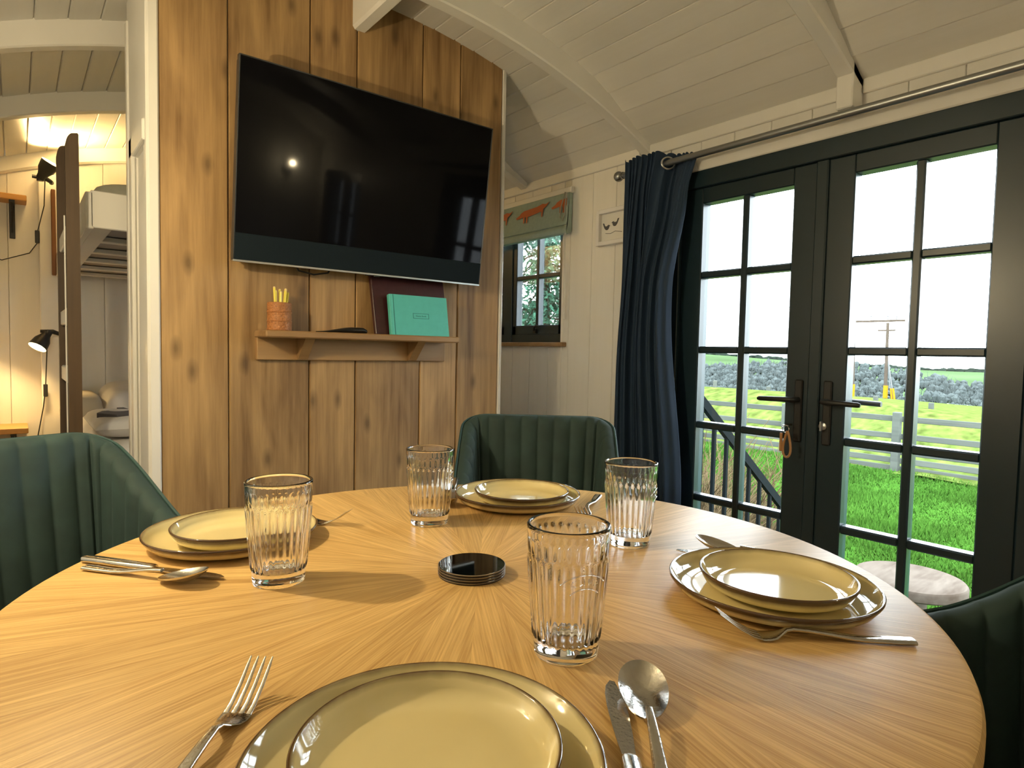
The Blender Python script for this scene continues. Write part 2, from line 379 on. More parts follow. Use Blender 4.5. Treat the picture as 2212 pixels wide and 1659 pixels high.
# openings in the door wall: (y0, y1, z0, z1)
DOOR = (.385, 1.655, 0.0, 1.79); WIN = (2.297, 3.16, 1.107, 1.80); WIN2 = (-1.62, -.86, 1.02, 1.72)
JP = .1475; J0 = 1.953
def planked_wall_x(name, X, sgn, openings, y0, y1, ztop, mat, phase=J0, xi=.012):
    """vertical boards on a wall of constant x; sgn=+1: room lies at smaller x"""
    bx = MB()
    def back(ya, yb, za, zb2): bx.box(*sorted((X + sgn * .014, X + sgn * .12)), ya, yb, za, zb2)
    cuts = sorted(openings); y = y0
    for (a, b, za, zb2) in cuts:
        back(y, a, 0, ztop)
        if za > 0: back(a, b, 0, za)
        back(a, b, zb2, ztop); y = b
    back(y, y1, 0, ztop)
    w = struct(name, bx, mat)
    k0 = math.floor((y0 - phase) / JP); ya = phase + k0 * JP
    while ya < y1:
        a, b = max(ya, y0), min(ya + JP, y1); ya += JP
        if b - a < .004: continue
        segs = [(a, b, 0.0, ztop)]
        for (oa, ob, oz0, oz1) in cuts:
            new = []
            for (p, q, s0, s1) in segs:
                if q <= oa or p >= ob: new.append((p, q, s0, s1)); continue
                if p < oa: new.append((p, oa, s0, s1))
                if q > ob: new.append((ob, q, s0, s1))
                p2, q2 = max(p, oa), min(q, ob)
                if oz0 > s0: new.append((p2, q2, s0, oz0))
                if oz1 < s1: new.append((p2, q2, oz1, s1))
            segs = new
        for (p, q, s0, s1) in segs:
            if q - p < .004: continue
            e = .0026; x0 = X; x1 = X + sgn * .016
            poly = [(x1, p + .0005), (x0 + sgn * e, p + .0005), (x0, p + e), (x0, q - e), (x0 + sgn * e, q - .0005), (x1, q - .0005)]
            obj('wall_board', MB().prism(poly, 'z', s0, s1), mat, w)
    return w
wr = planked_wall_x('wall_right', XR, 1, [DOOR, WIN, WIN2], YN - .1, YE + .1, 2.0, M['wallboard'])
wl = planked_wall_x('wall_left', XL, -1, [], YN - .1, YE + .1, 1.98, M['wallboard'], phase=.04)
# cornice strips and the head board over the doors
struct('trim_1', MB().box(XR - .012, XR + .005, YN, .903, 1.905, 1.952, .003).box(XR - .012, XR + .005, .958, 1.762, 1.905, 1.952, .003).box(XR - .012, XR + .005, 1.816, YE, 1.905, 1.952, .003), M['white'])
struct('trim_2', MB().box(XR - .018, XR + .005, .33, 1.63, 1.788, 1.838, .004), M['white'])
obj('ceiling_bow_post', MB().box(XR - .075, XR + .002, .905, .957, 1.85, 2.0, .004), M['white'], ceil)

def planked_wall_y(name, Y, sgn, x0, x1, ztop_f, mat, phase, mat2=None, z0=0.0, widths=None, pname='wall_board'):
    bx = MB(); n = 24
    ring = []
    for i in range(n + 1):
        x = x0 + (x1 - x0) * i / n
        ring.append([(x, Y + sgn * .014, z0), (x, Y + sgn * .09, z0), (x, Y + sgn * .09, ztop_f(x)), (x, Y + sgn * .014, ztop_f(x))])
    bx.grid(ring, closev=True); m = len(ring)
    bx.f.append(tuple(range(4))); bx.f.append(tuple(range(n * 4, n * 4 + 4))[::-1])
    w = struct(name, bx, mat2 or mat)
    if widths is None:
        k = math.floor((x0 - phase) / JP); e = []; a = phase + k * JP
        while a < x1: e.append((max(a, x0), min(a + JP, x1))); a += JP
    else: e = list(zip(widths[:-1], widths[1:]))
    for a, b in e:
        if b - a < .004: continue
        c = .0045 if pname == 'oak_plank' else .003; gp = .0016 if pname == 'oak_plank' else .0006; ns = 6; vs = []
        xs_ = [a + gp, a + c] + [a + c + (b - a - 2 * c) * i / ns for i in range(1, ns)] + [b - c, b - gp]
        ring = []
        for q, x in enumerate(xs_):
            y = Y + (sgn * c if q in (0, len(xs_) - 1) else 0)
            ring.append([(x, y, z0), (x, Y + sgn * .018, z0), (x, Y + sgn * .018, ztop_f(x)), (x, y, ztop_f(x))])
        mm = MB().grid(ring, closev=True); mm.f.append((0, 1, 2, 3)); k = len(ring) - 1; mm.f.append((k * 4 + 3, k * 4 + 2, k * 4 + 1, k * 4))
        obj(pname, mm, mat, w)
    return w
wf = planked_wall_y('wall_far', YE, 1, XL, XR, lambda x: zc(x) + .01, M['wallboard'], .42)
wn = planked_wall_y('wall_near', YN, -1, XL, XR, lambda x: zc(x) + .01, M['wallboard'], .2)
# arched cornice of the far wall
n = 40; ring = []
for i in range(n + 1):
    x = XL + (XR - XL) * i / n; z = zc(x)
    ring.append([(x, YE - .03, z + .005), (x, YE - .03, z - .075), (x, YE - .018, z - .085), (x, YE + .004, z - .085), (x, YE + .004, z + .005)])
struct('trim_3', MB().grid(ring, closev=True), M['white'])

# wash-room box behind the oak boards
PX = [.331, .519, .773, .938, 1.198, 1.365, 1.569]
wp = planked_wall_y('wall_partition', PY, 1, .305, 1.585, lambda x: zc(x) + .005, M['oak'], 0, mat2=M['white'], widths=PX, pname='oak_plank')
YB = 2.435
struct('trim_4', MB().box(1.569, 1.586, PY - .004, PY + .05, 0, zc(1.58) + .005, .003), M['white'])
struct('trim_5', MB().box(.302, .3315, PY - .006, PY + .05, 0, zc(.32) + .005, .004).box(.2985, .312, PY - .002, PY + .03, 0, zc(.3), .003), M['white'])
# side of the box with a boxed door lining
mb = MB()
mb.box(.302, .33, PY + .03, 2.10, 0, 2.17).box(.302, .33, 2.10, 2.30, 1.64, 2.17).box(.302, .33, 2.30, YB, 0, 2.17).box(.33, 1.58, YB - .03, YB, 0, zc(.33))
struct('wall_washroom', mb, M['white'])
struct('trim_6', MB().box(.292, .304, 2.292, 2.345, 0, 1.70, .003).box(.292, .304, PY + .02, 2.345, 1.64, 1.70, .003).box(.296, .304, 2.405, YB + .004, 0, 2.1, .002), M['white'])
d3 = struct('door_3', MB().box(.312, .335, 2.09, 2.31, .005, 1.645), M['white'])
obj('door_panel', MB().box(.307, .314, 2.13, 2.27, .25, 1.55, .003), M['white'], d3)
struct('wall_washroom_side', MB().box(1.565, 1.583, PY + .04, YB, 0, zc(1.57)), M['white'])

# ------------------------------------------------------------------ French doors
FX0, FX1 = 2.152, 2.21
fr = MB()
fr.box(2.138, 2.24, 1.592, 1.655, 0, 1.79, .003).box(2.138, 2.24, .385, .448, 0, 1.79, .003).box(2.138, 2.24, .44, 1.60, 1.722, 1.79, .003).box(2.138, 2.26, .44, 1.60, -.01, .05, .003)
struct('trim_7', fr, M['frame'])
ZR = [.18, .478, .775, 1.078, 1.377, 1.660]
def leaf(name, y0, y1, g0, g1):
    """stiles and rails round two by five panes; y0<y1, glass between g0 and g1"""
    d = bpy.data.objects.new(name, None); COL.objects.link(d); d['kind'] = 'structure'; d.empty_display_size = .05
    for a, b in ((y0, g0), (g1, y1)): obj('stile', MB().box(FX0, FX1, a, b, .05, 1.722, .004), M['frame'], d)
    obj('top_rail', MB().box(FX0, FX1, g0 - .002, g1 + .002, ZR[-1], 1.722, .004), M['frame'], d)
    obj('bottom_rail', MB().box(FX0, FX1, g0 - .002, g1 + .002, .05, ZR[0], .004), M['frame'], d)
    ym = (g0 + g1) / 2; h = .0135
    obj('glazing_bar', MB().box(FX0 + .004, FX1 - .008, ym - h, ym + h, ZR[0] - .002, ZR[-1] + .002, .005), M['frame'], d)
    for z in ZR[1:-1]:
        for a, b in ((g0, ym - h), (ym + h, g1)):
            obj('glazing_bar', MB().box(FX0 + .004, FX1 - .008, a - .002, b + .002, z - h, z + h, .005), M['frame'], d)
    zs = ZR
    for i in range(5):
        za, zb2 = zs[i] + (h if i else 0) - .004, zs[i + 1] - (h if i < 4 else 0) + .004
        for a, b in ((g0, ym - h), (ym + h, g1)):
            obj('pane', MB().box(FX0 + .028, FX0 + .032, a - .004, b + .004, za, zb2), M['pane'], d)
    return d
dl = leaf('door_1', 1.0215, 1.590, 1.124, 1.494)
dr = leaf('door_2', .450, 1.0195, .543, .917)
obj('meeting_bead', MB().box(2.140, 2.154, 1.000, 1.040, .05, 1.722, .004), M['frame'], dr)
def lever(d, y, z, s):
    """s: direction of the lever along y; plate, neck and lever on the room side"""
    hp = obj('handle_plate', MB().box(2.142, 2.153, y - .014, y + .014, z - .15, z + .07, .004), M['black'], d)
    obj('lever_handle', MB().tube([(2.150, y, z), (2.108, y, z), (2.100, y + s * .006, z), (2.098, y + s * .02, z), (2.098, y + s * .118, z - .002), (2.099, y + s * .125, z - .003)], [.010, .009, .0095, .0095, .0085, .006], 12), M['black'], hp, True)
lever(dl, 1.072, .907, 1); lever(dr, .972, .907, -1)
lv = MB().tube([(2.21, .972, .905), (2.262, .972, .905), (2.27, .962, .905), (2.27, .85, .902)], [.010, .0095, .0095, .009], 12)
obj('outer_lever', lv, M['black'], dr, True)
# thumb turn on the right leaf, keys with a leather loop in the left
tt = MB().lathe([(0, 0), (.013, 0), (.013, .006), (.006, .009), (0, .009)], 20).xf(Matrix.Translation((2.142, .980, .822)) @ Matrix.Rotation(-PI / 2, 4, 'Y'))
tt.box(2.118, 2.134, .977, .983, .806, .840, .002)
obj('thumb_turn', tt, M['alu'], dr, True)
k = thing('key_loop', 'bunch of keys with a tan leather loop hanging from the door lock', 'keys', (2.10, 1.088, .80))
obj('key', MB().box(-.004, .042, -.0012, .0012, .013, .021, .0005).lathe([(0, -.0013), (.011, -.0013), (.011, .0013), (0, .0013)], 18, 0, 0, .017), M['steel'], k)
obj('split_ring', MB().tube([(-.002 + .001 * math.sin(t), .012 * math.cos(t), .004 + .012 * math.sin(t)) for t in [i * 2 * PI / 20 for i in range(21)]], .0012, 6), M['steel'], k, True)
lp = []
for i in range(25):
    t = i / 24 * 2 * PI; lp.append((-.008, -.006 + .011 * math.sin(t) * (1.1 - .6 * math.cos(t)) - .004, -.048 + .045 * math.cos(t)))
obj('leather_loop', MB().tube(lp, .0042, 8), M['tan'], k, True)
obj('leather_fob', MB().box(-.012, -.006, .006, .016, -.075, -.010, .0015), M['tan'], k)

# ------------------------------------------------------------------ small windows in the door wall
def casement(name, y0, y1, z0, z1, mull, gx=2.195, sill=True):
    w = bpy.data.objects.new(name, None); COL.objects.link(w); w['kind'] = 'structure'
    f = MB()
    a, b = gx - .012, gx + .045
    obj('window_frame', MB().box(a, b, y0, y0 + .03, z0, z1, .003).box(a, b, y1 - .03, y1, z0, z1, .003).box(a, b, y0, y1, z0, z0 + .045, .003).box(a, b, y0, y1, z1 - .04, z1, .003).box(a - .004, b, mull - .035, mull + .035, z0, z1, .003), M['frame'], w)
    for p, q in ((y0 + .028, mull - .033), (mull + .033, y1 - .028)):
        sz0, sz1 = z0 + .043, z1 - .038
        sw = .034
        o = obj('sash', MB().box(a + .004, b - .01, p, p + sw, sz0, sz1, .003).box(a + .004, b - .01, q - sw, q, sz0, sz1, .003).box(a + .004, b - .01, p, q, sz0, sz0 + .05, .003).box(a + .004, b - .01, p, q, sz1 - .04, sz1, .003), M['frame'], w)
        ym = (p + q) / 2; zm = (sz0 + .05 + sz1 - .04) / 2; h = .011
        obj('glazing_bar', MB().box(a + .006, b - .014, ym - h, ym + h, sz0 + .04, sz1 - .03, .003), M['frame'], o)
        for s0, s1 in ((p + sw, ym - h), (ym + h, q - sw)):
            obj('glazing_bar', MB().box(a + .006, b - .014, s0 - .002, s1 + .002, zm - h, zm + h, .003), M['frame'], o)
            for t0, t1 in ((sz0 + .05, zm - h), (zm + h, sz1 - .04)):
                obj('pane', MB().box(gx + .012, gx + .015, s0 - .003, s1 + .003, t0 - .003, t1 + .003), M['pane'], o)
        hd = MB().tube([(a - .012, ym, sz0 + .022), (a - .02, ym - .012, sz0 + .040), (a - .022, ym - .03, sz0 + .046), (a - .02, ym - .048, sz0 + .040)], [.005, .005, .005, .004], 8).box(a - .012, a + .005, ym - .012, ym + .012, sz0 + .006, sz0 + .03, .002)
        obj('casement_handle', hd, M['black'], o, True)
    if sill: obj('window_sill', MB().box(2.115, gx, y0 - .012 - .03, y1 + .02, z0 - .022, z0, .004), M['oakx'], w)
    obj('window_lining', MB().box(2.148, gx + .05, y0 - .016, y0 + .001, z0 - .002, z1, .001).box(2.148, gx + .05, y1 - .001, y1 + .016, z0 - .002, z1, .001).box(2.148, gx + .05, y0, y1, z1 - .001, z1 + .014, .001), M['white'], w)
    return w
casement('window_1', 2.302, 3.158, 1.108, 1.80, 2.775)
casement('window_2', -1.615, -.865, 1.022, 1.72, -1.24)

# ------------------------------------------------------------------ roman blind over the small window
bl = thing('roman_blind', 'sage green roman blind with orange animals pulled up over the small window', 'blind', (2.13, 2.70, 1.85))
BY0, BY1 = 2.235 - 2.70, 3.20 - 2.70
prof = [(.016, .0), (-.004, -.004), (-.012, -.03), (-.018, -.09), (-.022, -.15), (-.026, -.168), (-.014, -.172), (-.012, -.166), (-.024, -.176), (-.030, -.192), (-.024, -.208), (-.004, -.212), (.012, -.200), (.014, -.1)]
mb = MB(); ns = 36; ring = []
for i in range(ns + 1):
    y = BY0 + (BY1 - BY0) * i / ns; wv = .0015 * math.sin(i * 1.1) + .001 * math.sin(i * 2.7)
    ring.append([(x + wv * (z * -4), y, z) for x, z in prof])
mb.grid(ring, closev=True); mb.f.append(tuple(range(len(prof)))); mb.f.append(tuple(range(ns * len(prof), (ns + 1) * len(prof)))[::-1])
obj('blind_cloth', mb, M['sage'], bl, 50)
obj('head_rail', MB().box(-.008, .018, BY0 - .012, BY1 + .012, -.012, .016, .003), M['white'], bl)
def animal(yc, z, s):
    """plain four-legged animal, flat print, cut off at the edge of the cloth"""
    body = [(-.055, .018), (-.04, .024), (.02, .028), (.045, .034), (.06, .03), (.075, .036), (.062, .022), (.05, .016), (.047, -.012), (.043, -.012), (.041, .008), (.0, .002), (-.02, .000), (-.022, -.022), (-.027, -.022), (-.029, .0), (-.034, .002), (-.036, -.02), (-.041, -.02), (-.042, .002), (-.072, -.002), (-.078, .004), (-.06, .012)]
    pts = [(yc - p * s, z + q * s * .85) for p, q in body]; out = []
    lo = BY0 + .004
    for i in range(len(pts)):
        a, b = pts[i], pts[(i + 1) % len(pts)]
        if a[0] >= lo: out.append(a)
        if (a[0] >= lo) != (b[0] >= lo): t = (lo - a[0]) / (b[0] - a[0]); out.append((lo, a[1] + (b[1] - a[1]) * t))
    def xat(zz): return -.0135 - .009 * min(1, max(0, (-zz - .03) / .12)) - .0045
    vs = [(xat(q), p, q) for p, q in out]; nb = len(vs); m = MB()
    return m.add(vs + [(v[0] - .0006, v[1], v[2]) for v in vs], [tuple(range(nb)), tuple(range(nb, 2 * nb))[::-1]] + [(i, (i + 1) % nb, nb + (i + 1) % nb, nb + i) for i in range(nb)])
for yy, zz in ((-.485, -.078), (-.205, -.088), (.09, -.088), (.385, -.088)):
    obj('animal_print', animal(yy, zz, 1.72), M['orange'], bl)
cord = MB()
for dy, zl in ((.006, -.60), (.014, -.60)): cord.tube([(-.018, BY0 + dy, -.01), (-.02, BY0 + dy + .002, -.3), (-.016, BY0 + dy, zl)], .0014, 6)
obj('cord', cord, M['paper'], bl)
obj('cord_weight', MB().lathe([(0, -.03), (.006, -.027), (.005, .0), (0, .003)], 12, -.016, BY0 + .010, -.60), M['paper'], bl, True)
obj('cord_loop', MB().tube([(-.024, BY0 + .012, -.012), (-.032, BY0 + .03, -.08), (-.034, BY0 + .034, -.13), (-.030, BY0 + .022, -.15), (-.026, BY0 + .012, -.12), (-.022, BY0 + .008, -.02)], .003, 6), M['mattress'], bl, True)

# ------------------------------------------------------------------ curtain and pole
cp = thing('curtain_pole', 'pewter curtain pole with ball finial above the glazed doors', 'curtain pole', (2.06, 1.0, 1.822))
obj('pole', MB().tube([(0, .845, .002), (0, -1.0, .004)], .0125, 16), M['steelpole'], cp, True)
obj('finial', MB().lathe([(0, -.022)] + [(.022 * math.sin(t), -.022 * math.cos(t)) for t in [PI * i / 12 for i in range(1, 12)]] + [(0, .022)], 20).xf(Matrix.Translation((0, .862, .002))), M['steelpole'], cp, True)
obj('finial_collar', MB().tube([(0, .835, .002), (0, .848, .002)], .015, 16), M['steelpole'], cp, True)
for y in (.80, -.92):
    obj('pole_bracket', MB().tube([(.088, y, .0), (.0, y, .0)], .006, 10).tube([(.089, y, 0), (.08, y, 0)], .018, 16), M['steelpole'], cp, True)
cu = thing('curtain', 'navy blue eyelet curtain drawn aside beside the glazed doors', 'curtain', (2.055, 1.66, 0))
def curtain_sheet():
    rows = []; nz_, nu = 44, 240
    for j in range(nz_ + 1):
        t = j / nz_; z = 1.868 - t * 1.848; row = []
        for i in range(nu + 1):
            u = i / nu
            yl = lerp(.128, .190, sstep(0, .5, t))                              # far edge
            yr = -.135 - .05 * sstep(0.0, .12, 1 - t) * 0 - .045 * (1 - sstep(0.0, .09, t)) + (.035 * sstep(.08, .35, t)) - .065 * sstep(.35, .75, t)
            y = lerp(yl, yr, u)
            big = math.sin(u * PI * 2 * 3.0 + .6 + .3 * t) * lerp(.022, .034, t)
            fine = math.sin(u * PI * 2 * 13 + 1.2 * math.sin(3 * t)) * .009 * (1 - .55 * sstep(.55, .8, u))
            x = -.034 + .070 * sstep(.50, .64, u) * (1 - sstep(.08, .3, t)) + .02 * sstep(.1, .35, t) + big * lerp(.35, 1, sstep(.03, .3, t)) + fine + .006 * math.sin(5 * t + u * 4)
            y += .008 * math.cos(u * PI * 2 * 13) * (1 - u)
            zz = z + (.006 * math.cos(u * PI * 2 * 13) - .018 * (u > .0) * (u - .35) ** 2 * 4 if j == 0 else 0)
            row.append((x, y, zz))
        rows.append(row)
    return rows
R1 = curtain_sheet()
mb = MB().grid(R1)
me = mb.mesh('curtain_cloth', 'all'); co = obj('curtain_cloth', me, M['navy'], cu)
so = co.modifiers.new('thick', 'SOLIDIFY'); so.thickness = .003; so.offset = 0
for yy in (-.062,):
    obj('eyelet', MB().tube([(.002 + .023 * math.cos(t) , yy - .014 * math.cos(t), 1.822 + .023 * math.sin(t)) for t in [i * 2 * PI / 24 for i in range(25)]], .0038, 8, cap=False), M['alu'], cu, True)

# ------------------------------------------------------------------ picture on the wall
pf = thing('picture_frame', 'small white box frame with two bird prints hanging beside the curtain', 'picture', (XR, 1.955, 1.635))
y0, y1, z0, z1, fw = -.095, .095, -.082, .082, .019
obj('frame', MB().box(-.03, -.001, y0, y0 + fw, z0, z1, .002).box(-.03, -.001, y1 - fw, y1, z0, z1, .002).box(-.03, -.001, y0 + fw - .001, y1 - fw + .001, z0, z0 + fw, .002).box(-.03, -.001, y0 + fw - .001, y1 - fw + .001, z1 - fw, z1, .002), M['linen'], pf)
obj('print_sheet', MB().box(-.010, -.004, y0 + fw - .001, y1 - fw + .001, z0 + fw - .001, z1 - fw + .001), M['paper'], pf)
def bird(yc, z, s, f):
    poly = [(-.026, .020), (-.018, .019), (-.012, .006), (.000, .004), (.006, .009), (.012, .009), (.020, .004), (.013, .001), (.012, -.006), (.005, -.013), (-.006, -.013), (-.015, -.004), (-.021, .008)]
    return MB().prism([(yc + f * p * s, z + q * s) for p, q in poly], 'x', -.0112, -.0098)
obj('bird_print', bird(.042, .002, 1.0, -1), M['printgrey'], pf); obj('bird_print', bird(-.005, .014, 1.0, 1), M['printgrey'], pf)
obj('branch_print', MB().tube([(-.0105, .05, -.026), (-.0105, .02, -.03), (-.0105, -.01, -.022), (-.0105, -.05, -.03)], .0012, 6), M['printgrey'], pf)

# ------------------------------------------------------------------ television
tv = thing('television', 'large black flat television with a speaker strip on the oak boards', 'television', (.96, 1.985, 1.31))
ta = math.atan2(.075, .576); tv.rotation_euler = (ta, 0, 0); TH = .581; TW = .45
obj('back_case', MB().box(-TW + .004, TW - .004, .012, .042, .004, TH - .004, .006), M['bezel'], tv)
obj('bottom_strip', MB().box(-TW, TW, -.008, .016, -.003, .004, .001), M['alu'], tv)
obj('bezel', MB().box(-TW, TW, -.006, .016, TH - .004, TH, .001).box(-TW, -TW + .004, -.006, .016, 0, TH, .001).box(TW - .004, TW, -.006, .016, 0, TH, .001), M['bezel'], tv)
obj('screen', MB().box(-TW + .003, TW - .003, -.004, .013, .082, TH - .003), M['screen'], tv)
obj('speaker_strip', MB().box(-TW + .003, TW - .003, -.007, .013, .003, .083, .002), M['soundbar'], tv)
obj('wall_bracket', MB().box(-.2, .2, .04, .062, .18, .42, .003).box(-.03, .03, .05, .108, .24, .38, .003), M['blackplastic'], tv)
obj('sensor_block', MB().box(-.02, -.005, -.004, .008, -.006, .001, .001).box(.01, .03, -.004, .008, -.007, .001, .001), M['blackplastic'], tv)
obj('power_cable', MB().tube([(-.26, .035, .02), (-.24, .03, -.012), (-.19, .03, -.02), (-.14, .035, -.01), (-.12, .04, .02)], .003, 6), M['blackplastic'], tv, True)

# ------------------------------------------------------------------ oak shelf and what stands on it
sh = thing('wall_shelf', 'narrow oak shelf with two sloping brackets under the television', 'shelf', (.945, PY, 1.105))
obj('shelf_board', MB().box(-.351, .352, -.122, .001, -.022, 0, .004), M['oakx'], sh)
obj('back_board', MB().box(-.347, .353, -.018, .001, -.093, -.020, .002), M['oakx'], sh)
for x in (-.205, .205):
    obj('bracket', MB().prism([(-.016, -.0215), (-.098, -.0215), (-.085, -.034), (-.030, -.090), (-.016, -.092)], 'x', x - .016, x + .016), M['oakx'], sh)
ZS = 1.105
cupo = thing('pencil_pot', 'woven rattan pot full of yellow pencils on the oak shelf', 'pot', (.652, 1.995, ZS))
mb = MB(); nr, na = 22, 72; rows = []
for j in range(nr + 1):
    z = .088 * j / nr; row = []
    for i in range(na):
        a = 2 * PI * i / na; r = .0355 + .0012 * math.sin(z * 420 + 3 * math.sin(a * 9)) * (1 if 0 < j < nr else 0) + .0008 * math.sin(a * 36 + z * 500)
        row.append((r * math.cos(a), r * math.sin(a), z))
    rows.append(row)
for j in range(nr, -1, -4): rows.append([(.0315 * math.cos(2 * PI * i / na), .0315 * math.sin(2 * PI * i / na), max(.004, .088 * j / nr)) for i in range(na)])
mb.grid(rows, closev=True); mb.f.append(tuple(range(na))[::-1]); nn = len(rows) - 1; mb.f.append(tuple(nn * na + i for i in range(na)))
obj('woven_body', mb, M['rattan'], cupo, 'all')
for z in (.030, .058): obj('woven_band', MB().tube([(.0364 * math.cos(2 * PI * i / 36), .0364 * math.sin(2 * PI * i / 36), z) for i in range(37)], .0016, 6, cap=False), M['rattan'], cupo, True)
random.seed(5)
pencil_xy = [(-.018, -.010, -.045, .132), (-.012, .012, -.025, .122), (-.004, -.016, -.010, .118), (.004, .004, .012, .127), (.010, -.014, .020, .124), (.014, .008, .030, .130), (.017, -.004, .045, .120)]
for i, (x, y, lean, h) in enumerate(pencil_xy):
    pt = thing('pencil', 'yellow pencil standing among others in the woven pot', 'pencil', (cupo.location.x + x * .6, cupo.location.y + y * .7, ZS + .005), 0, 'pencils in the rattan pot')
    pt.rotation_euler = (random.uniform(-.04, .04) - y, lean * 3.2, random.uniform(0, 1))
    obj('shaft', MB().tube([(0, 0, 0), (0, 0, h - .003)], .0040, 6), M['yellow'], pt)
    obj('painted_end', MB().tube([(0, 0, h - .003), (0, 0, h)], [.0040, .0030], 6), M['pencilwood'], pt)
rm = thing('spectacle_case', 'slim black tapered case lying on the oak shelf', 'case', (.855, 1.985, ZS), -.05)
ring = []
for i in range(15):
    t = i / 14; x = -.085 + .168 * t; hgt = lerp(.004, .021, sstep(0, .75, t)) * (1 if t < .97 else .7); w = lerp(.010, .021, sstep(0, .4, t)) * (1 if t < .97 else .8)
    ring.append([(x, w * math.cos(a), hgt / 2 + (hgt / 2) * math.sin(a)) for a in [2 * PI * k / 14 for k in range(14)]])
mb = MB().grid(ring, closev=True); mb.f.append(tuple(range(14))); mb.f.append(tuple(14 * 14 + k for k in range(14))[::-1])
obj('case_body', mb, M['blackplastic'], rm, 50); obj('clasp', MB().box(.080, .086, -.006, .006, .007, .014, .001), M['steel'], rm)
mf = thing('menu_folder', 'tall maroon leatherette folder leaning on the oak boards behind the teal book', 'folder', (1.131, 1.990, ZS))
mf.rotation_euler = (-math.atan2(.055, .23), 0, 0)
obj('cover', MB().box(-.148, .148, -.006, -.002, 0, .225, .001).box(-.148, .148, .006, .010, 0, .225, .001), M['maroon'], mf)
obj('spine', MB().box(-.152, -.145, -.007, .011, 0, .225, .002), M['maroon'], mf)
obj('pages', MB().box(-.144, .144, -.002, .006, .004, .220), M['paper'], mf)
tb = thing('guest_book', 'teal cloth landscape guest book leaning against the maroon folder', 'book', (1.143, 1.957, ZS), -.015)
tb.rotation_euler = (-math.atan2(.026, .145), 0, -.02)
obj('cover', MB().box(-.113, .117, -.002, 0, 0, .146, .0008).box(-.113, .117, .014, .016, 0, .146, .0008), M['teal'], tb)
obj('spine', MB().box(-.118, -.112, -.002, .016, 0, .146, .002), M['teal'], tb)
obj('hinge_groove', MB().box(-.1035, -.1015, -.0026, -.0018, .001, .145), M['tealprint'], tb)
obj('pages', MB().box(-.111, .113, 0, .014, .004, .142), M['paper'], tb)
lx0, lx1, lz0, lz1, lw = -.028, .036, .062, .081, .0014
obj('label_border', MB().box(lx0, lx1, -.0026, -.0018, lz0, lz0 + lw).box(lx0, lx1, -.0026, -.0018, lz1 - lw, lz1).box(lx0, lx0 + lw, -.0026, -.0018, lz0, lz1).box(lx1 - lw, lx1, -.0026, -.0018, lz0, lz1), M['tealprint'], tb)
def text_mesh(txt, size, ext, sp=1.0):
    c = bpy.data.curves.new('t', 'FONT'); c.body = txt; c.size = size; c.extrude = ext; c.align_x = 'CENTER'; c.space_character = sp; c.resolution_u = 3
    o = bpy.data.objects.new('t', c); COL.objects.link(o); bpy.context.view_layer.update()
    me = bpy.data.meshes.new_from_object(o.evaluated_get(bpy.context.evaluated_depsgraph_get()))
    bpy.data.objects.remove(o); return me
tm = text_mesh('Guest Book', .0085, .0003, 1.05)
tm.transform(Matrix.Translation((.004, -.0021, .0688)) @ Matrix.Rotation(PI / 2, 4, 'X'))
obj('cover_lettering', tm, M['tealprint'], tb)

# ------------------------------------------------------------------ dining table
TX, TY, TR, TZ = .498, .687, .56, .75
tbl = thing('dining_table', 'round oak dining table with a sunburst veneered top, laid for four', 'table', (TX, TY, 0))
obj('table_top', MB().lathe([(0, TZ - .034), (TR - .012, TZ - .034), (TR - .004, TZ - .030), (TR, TZ - .022), (TR, TZ - .010), (TR - .003, TZ - .003), (TR - .009, TZ), (0, TZ)], 160), M['table'], tbl, 30)
obj('apron', MB().lathe([(TR - .12, TZ - .09), (TR - .10, TZ - .09), (TR - .10, TZ - .034), (TR - .12, TZ - .034)], 64, closed=True), M['tedge'], tbl, True)
obj('pedestal', MB().lathe([(0, .03), (.10, .03), (.075, .12), (.06, .35), (.075, .6), (.13, TZ - .06), (.13, TZ - .033), (0, TZ - .033)], 40), M['tedge'], tbl, True)
for i in range(4):
    a = PI / 4 + i * PI / 2
    obj('foot', MB().box(.05, .40, -.035, .035, 0, .055, .01).xf(Matrix.Rotation(a, 4, 'Z')), M['tedge'], tbl)

# ------------------------------------------------------------------ plates
def plate_prof(R, h, base):
    t = .0045
    up = [(0, .0055), (base * .9, .0055), (base, .006), (base + (R - base) * .35, .0085), (base + (R - base) * .7, h * .56), (R - .0035, h * .93), (R - .0015, h)]
    lo = [(R, h - .0012), (R - .0005, h - .004), (base + (R - base) * .72, h * .35), (base + (R - base) * .35, .0035), (base * .95, .001), (base * .9, 0), (base * .84, 0), (base * .8, .0015), (0, .0015)]
    return up + lo
pL = MB().lathe(plate_prof(.1257, .022, .098), 96).mesh('plate', 'all'); pL.materials.append(M['plateL'])
pS = MB().lathe(plate_prof(.0940, .024, .070), 96).mesh('plate', 'all'); pS.materials.append(M['plateS'])
SET = {'near': (.2195, .363, .222, .363), 'right': (.745, .397, .750, .393), 'far': (.788, .960, .786, .945), 'left': (.261, 1.015, .265, 1.006)}
PL = {'near': 'beside the touching knife and spoon', 'right': 'next to the glazed doors', 'far': 'before the chair by the curtain', 'left': 'before the chair by the bunk room'}
for kx, (ax, ay, bx_, by_) in SET.items():
    o = obj('dinner_plate', pL, None); o.location = (ax, ay, TZ); tag(o, 'large cream plate with brown rim ' + PL[kx], 'plate', 'large dinner plates')
    o = obj('side_plate', pS, None); o.location = (bx_, by_, TZ + .006); tag(o, 'small cream plate stacked on the large one ' + PL[kx], 'plate', 'small plates on the dinner plates')

